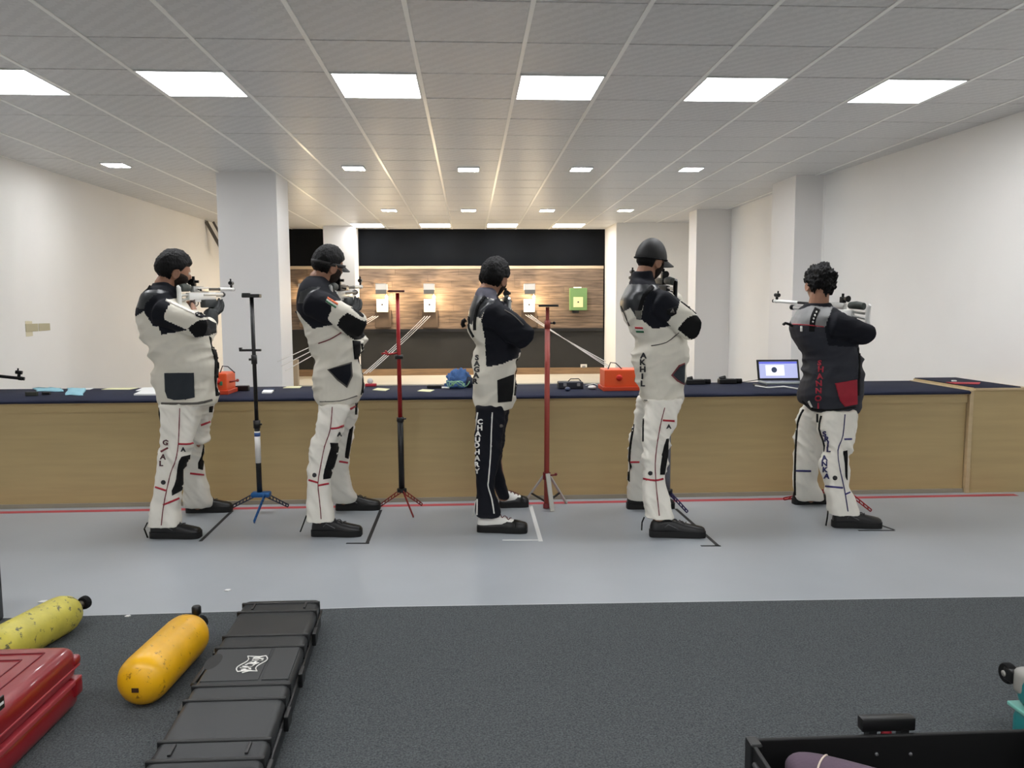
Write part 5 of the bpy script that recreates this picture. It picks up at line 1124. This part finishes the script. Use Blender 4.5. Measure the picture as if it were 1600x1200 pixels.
# ================================================================== foreground on the carpet
CZ = .0085
case_m = mat('black_case_shell', (38, 40, 41), .42, bump=.08, bscale=400, spec=.4); case_d = mat('black_case_trim', (13, 14, 15), .4)
def rifle_case():
    x0, x1, y0, y1, H = -.965, -.635, 2.14, 3.47, .135
    sh = lambda y: (y-3.47)*-.056-.036
    e = empty('rifle_case', (-.8, 2.8, CZ), 'long black hard-shell rifle case lying on the carpet', 'rifle case')
    def seg(xa, xb, ya, yb, za, zb, bev): 
        s = box(xa, xb, ya, yb, za, zb, bev, 3); return [(p[0]+sh(p[1]), p[1], p[2]) for p in s[0]], s[1]
    low = mesh('lower_shell', seg(x0, x1, y0, y1, CZ, CZ+.062, .012), case_m, e, True, auto=35)
    lid = mesh('lid', seg(x0, x1, y0, y1, CZ+.066, H, .022), case_m, e, True, auto=35)
    mesh('seam_lip', seg(x0-.006, x1+.006, y0-.006, y1+.006, CZ+.056, CZ+.072, .004), case_d, low, True, auto=35)
    # raised ribs over the lid, at the pixel rows of the photograph
    for py in (944, 957, 994, 1012, 1071, 1093, 1156, 1186):
        Y = flo(380, py, H).y; mesh('rib', seg(x0-.003, x1+.003, Y-.007, Y+.007, CZ+.075, H+.005, .004), case_d, lid, True, auto=35)
    Ya, Yb = flo(380, 1068, H).y, flo(380, 1014, H).y
    mesh('raised_panel', seg(x0+.015, x0+.215, Ya+.02, Yb-.005, H-.006, H+.003, .002), mat('case_panel', (40, 42, 43), .45), lid); mesh('raised_panel', seg(x1-.105, x1-.012, Ya+.02, Yb-.005, H-.006, H+.004, .002), mat('case_panel', (40, 42, 43), .45), lid)
    for py in (949, 1170):
        for xx in (x0+.055, x1-.055): Y = flo(380, py, H).y; mesh('foot_ridge', seg(xx-.005, xx+.005, Y-.03, Y+.03, H-.002, H+.006, .002), case_d, lid)
    Y = flo(330, 1035, H).y
    mesh('handle_recess', xf(lathe([(.001, 0), (.05, 0), (.055, .004), (.001, .0045)], 20), Matrix.Translation((x0+.022+sh(Y), Y, H-.001)) @ Matrix.Diagonal((.5, 1.2, 1, 1))), mat('recess_black', (8, 8, 9), .6), lid)
    mesh('handle', tube([(x0-.002+sh(Y), Y-.085, .09), (x0-.03+sh(Y), Y-.07, .085), (x0-.03+sh(Y), Y+.07, .085), (x0-.002+sh(Y), Y+.085, .09)], .009, 10), case_d, e, True)
    for py in (975, 1035, 1098, 1180):
        Y = flo(460, py, H).y; mesh('latch', seg(x1+.004, x1+.02, Y-.035, Y+.035, CZ+.045, CZ+.098, .004), case_d, e)
    for py in (1005, 1090): Y = flo(300, py, H).y; mesh('hinge_latch', seg(x0-.02, x0-.004, Y-.03, Y+.03, CZ+.045, CZ+.098, .004), case_d, e)
    # the maker's banner on the lid: white curved outline with white letters
    c = flo(394, 1037, H+.004); wm = white_print
    def ban(u, v): return Vector((c.x+v*.034+.012*math.sin(u*PI)+sh(c.y)*0, c.y+u*.062, H+.0045))
    out = [ban(u, 1) for u in np.linspace(-1, 1, 15)]+[ban(1.1, .5)+Vector((0, -.012, 0))]+[ban(u, -1) for u in np.linspace(1, -1, 15)]+[ban(-1.1, -.5)+Vector((0, .012, 0))]; out.append(out[0])
    lg = mesh('logo_outline', tube(out, .0022, 6), wm, lid, True, label='white curved banner logo')
    for i, ch in enumerate('WALTHER'):
        V, F = glyph(ch, .03); u = -.78+1.56*i/6; q = ban(u, 0); h_ = .040; t = math.atan2(.012*PI*math.cos(u*PI), .062)
        S = ([(q.x-p_[1]*h_*math.cos(t)+p_[0]*.034*math.sin(t), q.y+p_[0]*.034*math.cos(t)+p_[1]*h_*math.sin(t)*.3, H+.0052) for p_ in V], F)
        o = mesh('logo_letter', S, wm, lg); md = o.modifiers.new('t', 'SOLIDIFY'); md.thickness = .001
    return e
rifle_case()
def gas(a, b, r, m_, label, valve, knob2=True, emblem=False):
    a, b = Vector((*a, 0)), Vector((*b, 0)); d = (b-a).normalized(); L = (b-a).length; M = frame((a.x, a.y, CZ+r), d)
    e = empty('gas_cylinder', ((a.x+b.x)/2, (a.y+b.y)/2, CZ), label, 'gas cylinder', 'yellow gas cylinders')
    prof = [(.001, 0), (r*.35, .003), (r*.62, .010), (r*.85, .03), (r*.97, .055), (r, .085), (r, L-.1), (r*.96, L-.065), (r*.8, L-.03), (r*.5, L-.008), (r*.3, L)]
    t = mesh('tank', xf(lathe(prof, 36), M), m_, e, True)
    vm = mat('valve_brass', (90, 84, 72), .35, metal=.7); k = mesh('valve', xf(lathe([(.02, L-.004), (.021, L+.02), (.016, L+.022), (.016, L+.05), (.001, L+.052)], 18), M), vm, e, True, auto=40)
    if valve == 'up': 
        p = M@Vector((0, 0, L+.034)); mesh('valve_stem', tube([p, p+Vector((.0, .0, .055))], .011, 12), vm, e, True); mesh('valve_cap', lathe_at(p+Vector((0, 0, .05)), [(.016, 0), (.019, .004), (.019, .03), (.015, .035)]), black_met, e, True, auto=40)
    mesh('knob', xf(lathe([(.012, L+.048), (.027, L+.052), (.03, L+.062), (.03, L+.078), (.022, L+.086), (.001, L+.088)], 16), M), black_rub, e, True, auto=40)
    if emblem:
        # worn black emblem on the upper flank
        cyl = xf(lathe([(r*1.002, L*.70), (r*1.003, L*.84)], 96), M); keep = []
        u = []
        for i, f in enumerate(lathe([(r*1.002, 0), (r*1.003, 1)], 96)[1][:-2]): u.append(f)
        ax = Vector((0, 0, 1)); sel = [f for f in u if (Vector(cyl[0][f[0]])-Vector((a.x, a.y, CZ+r))).dot(Vector((.55, -.25, .8)).normalized()) > r*.90]
        if sel:
            used = sorted({i for f in sel for i in f}); mp = {q: i for i, q in enumerate(used)}
            o = mesh('worn_emblem', ([cyl[0][q] for q in used], [tuple(mp[i] for i in f) for f in sel]), mat('worn_print', (196, 150, 20), .5, wear=((34, 30, 22), 60, .52)), t)
    dot = mesh('base_stamp', xf(box(-.012, .012, -.008, .008, -.002, .012), M @ Matrix.Translation((.0, -.01, 0))), mat('stamp_dark', (58, 34, 16), .6), t) if knob2 else None
    return e
yel = mat('yellow_paint', (226, 170, 20), .35, var=.12, vscale=9, wear=((150, 104, 22), 26, .60), bump=.05, bscale=30); yel2 = mat('scuffed_yellow_paint', (198, 186, 74), .45, var=.15, vscale=12, wear=((96, 94, 58), 30, .57), bump=.08, bscale=40)
gas((-1.180, 2.735), (-1.150, 3.245), .092, yel, 'bright yellow gas cylinder lying left of the black rifle case', 'up', True, True)
gas((-1.875, 3.04), (-1.772, 3.535), .084, yel2, 'scuffed pale yellow gas cylinder lying behind the red suitcase', 'side', False)
def suitcase_red():
    rm = mat('red_shell', (134, 16, 28), .3, coat=.4, bump=.03, bscale=60); rd = mat('red_shell_trim', (168, 58, 66), .4)
    e = empty('suitcase', (-1.7, 2.4, CZ), 'glossy red hard-shell suitcase lying flat at the left edge', 'suitcase'); x0, x1, y0, y1 = -2.05, -1.405, 1.9, 2.815; H = .232
    mesh('lower_shell', box(x0, x1, y0, y1, CZ, .105, .035, 4), rm, e, True, auto=40); lid = mesh('upper_shell', box(x0, x1, y0, y1, .11, H, .04, 4), rm, e, True, auto=40)
    mesh('seam_frame', box(x0-.004, x1+.006, y0-.004, y1+.006, .098, .116, .004), rd, e)
    mesh('shell_rib', box(x0-.002, x1+.003, y0-.002, y1+.003, .152, .160, .003), rd, lid)
    for k, (dx, w_) in enumerate(((.075, .004), (.125, .004))): mesh('lid_groove', join(box(x1-dx-w_, x1-dx, y0+.05, y1-dx, H-.001, H+.0035, .001, 1), box(x0, x1-dx, y1-dx-w_, y1-dx, H-.001, H+.0035, .001, 1)), mat('red_groove', (108, 22, 32), .5), lid)
    mesh('corner_guard', box(x1-.05, x1+.008, y1-.05, y1+.008, .05, .118, .012, 3), rm, e, True, auto=40); mesh('corner_guard', box(x1-.03, x1+.007, y1-.04, y1+.007, .16, .195, .012, 3), rm, e, True, auto=40)
    q = onx(4, 1098, x1+.004); bd = mesh('brand_badge', box(x1-.002, x1+.004, q.y-.06, q.y+.012, q.z-.02, q.z+.02, .003), black_met, e); mesh('badge_print', box(x1+.0035, x1+.005, q.y-.05, q.y+.004, q.z-.004, q.z+.004), paper_w, bd)
suitcase_red()
p = flo(2, 969, CZ); mesh('hard_case', join(box(p.x-.6, p.x+.005, p.y-.12, p.y+.02, CZ, .29, .012, 2), box(p.x-.6, p.x+.009, p.y-.055, p.y-.045, CZ, .292, .002, 1)), case_d, smooth=True, auto=40, label='edge of a black case standing at the far left of the carpet', cat='case')
def suitcase_teal():
    tm = mat('teal_shell', (30, 124, 126), .4); tl = mat('teal_trim', (120, 186, 172), .45); gr = mat('grey_corner', (150, 148, 142), .5)
    e = empty('suitcase', (1.95, 2.3, CZ), 'teal hard-shell suitcase with grey corner and black wheel at the right edge', 'suitcase'); x0, x1, y0, y1 = 1.757, 2.25, 1.9, 2.40
    mesh('lower_shell', box(x0, x1, y0, y1, CZ, .12, .03, 3), tm, e, True, auto=40); mesh('upper_shell', box(x0+.004, x1, y0, y1, .126, .245, .04, 4), tm, e, True, auto=40); mesh('seam_frame', box(x0-.006, x1, y0-.006, y1+.006, .116, .13, .004), tl, e)
    mesh('corner_guard', box(x0+.0, x0+.16, y1-.06, y1+.008, .16, .252, .026, 4), gr, e, True, auto=40)
    w_ = mesh('wheel', xf(lathe([(.012, -.014), (.03, -.014), (.034, -.008), (.034, .008), (.03, .014), (.012, .014)], 20), frame((x0+.012, y1+.03, .21), (1, 0, 0))), black_rub, e, True, auto=40); mesh('wheel_bracket', box(x0-.004, x0+.05, y1-.01, y1+.035, .19, .235, .006), black_met, e)
    mesh('wheel_hub', xf(lathe([(.001, -.018), (.01, -.018), (.01, .0), (.001, .0)], 14), frame((x0+.012, y1+.03, .21), (1, 0, 0))), gr, w_, True)
suitcase_teal()
def open_case():
    e = empty('open_case', (1.25, 2.0, CZ), 'open black hard case at the bottom right of the carpet', 'case'); x0, x1, y0, y1, H = .807, 1.66, 1.7, 2.19, .155; t = .014
    dk = mat('open_case_black', (7, 7, 8), .55)
    mesh('case_floor', box(x0, x1, y0, y1, CZ, CZ+.015), dk, e)
    for s in (box(x0, x1, y1-t, y1, CZ, H, .004), box(x0, x1, y0, y0+t, CZ, H, .004), box(x0, x0+t, y0+t, y1-t, CZ, H, .004), box(x1-t, x1, y0+t, y1-t, CZ, H, .004)): mesh('case_wall', s, dk, e)
    mesh('foam_lining', box(x0+t, x1-t, y0+t, y1-t, CZ+.014, CZ+.03), mat('foam_black', (10, 10, 11), .95), e)
    mesh('corner_plate', box(x0-.006, x0+.03, y1-.05, y1+.005, CZ+.02, H+.004, .006), case_d, e); mesh('hinge_bar', tube([(x0-.006, y1-.08, .12), (x0-.006, y0+.1, .12)], .008, 8), mat('hinge_steel', (110, 110, 112), .35, metal=.6), e, True)
    a, b = at(1345, 1140, 2.2), at(1428, 1140, 2.2); zt_, zm = at(1386, 1121, 2.2).z, at(1386, 1141, 2.2).z
    h = mesh('carry_handle', join(box(a.x, b.x, 2.19, 2.225, zm, zt_, .005), box(a.x+.02, a.x+.045, 2.19, 2.22, .13, zm+.004), box(b.x-.045, b.x-.02, 2.19, 2.22, .13, zm+.004)), case_d, e, smooth=True, auto=40)
    mesh('handle_tag', sphere((a.x+.078, 2.2, zm-.01), (.018, .008, .016), 12, 8), redm, h, True)
    for px in (1370, 1423): q = at(px, 1179, y1-t-.002); mesh('rivet', sphere((q.x, y1-t, max(q.z, .06)), .006, 10, 6), mat('rivet_grey', (90, 90, 92), .4), e, True)
open_case()
def pouch():
    pm = mat('plum_fabric', (92, 76, 90), .85, bump=.2, bscale=160, var=.1, vscale=8)
    A, B = Vector((.885, 2.085, .108)), Vector((1.36, 1.86, .08)); e = empty('fabric_pouch', (1.1, 2.0, CZ+.03), 'plum fabric pouch with pale piping lying in the open black case', 'pouch')
    pts = spline([(*A, .03), (*(A+Vector((.025, -.008, .0))), .058), (*A.lerp(B, .2), .07), (*A.lerp(B, .55), .066), (*B, .055)], 4)
    mesh('padding', tube([tuple(map(float, q[:3])) for q in pts], [float(q[3]) for q in pts], 24), pm, e, True)
    c = A.lerp(B, .17); M = frame(c, B-A); mesh('piping', xf(tube([(.0705*math.cos(t), .0705*math.sin(t), .012*math.sin(2*t)) for t in [2*PI*i/30 for i in range(31)]], .0028, 6), M), mat('pale_piping', (206, 190, 176), .7), e, True)
pouch()
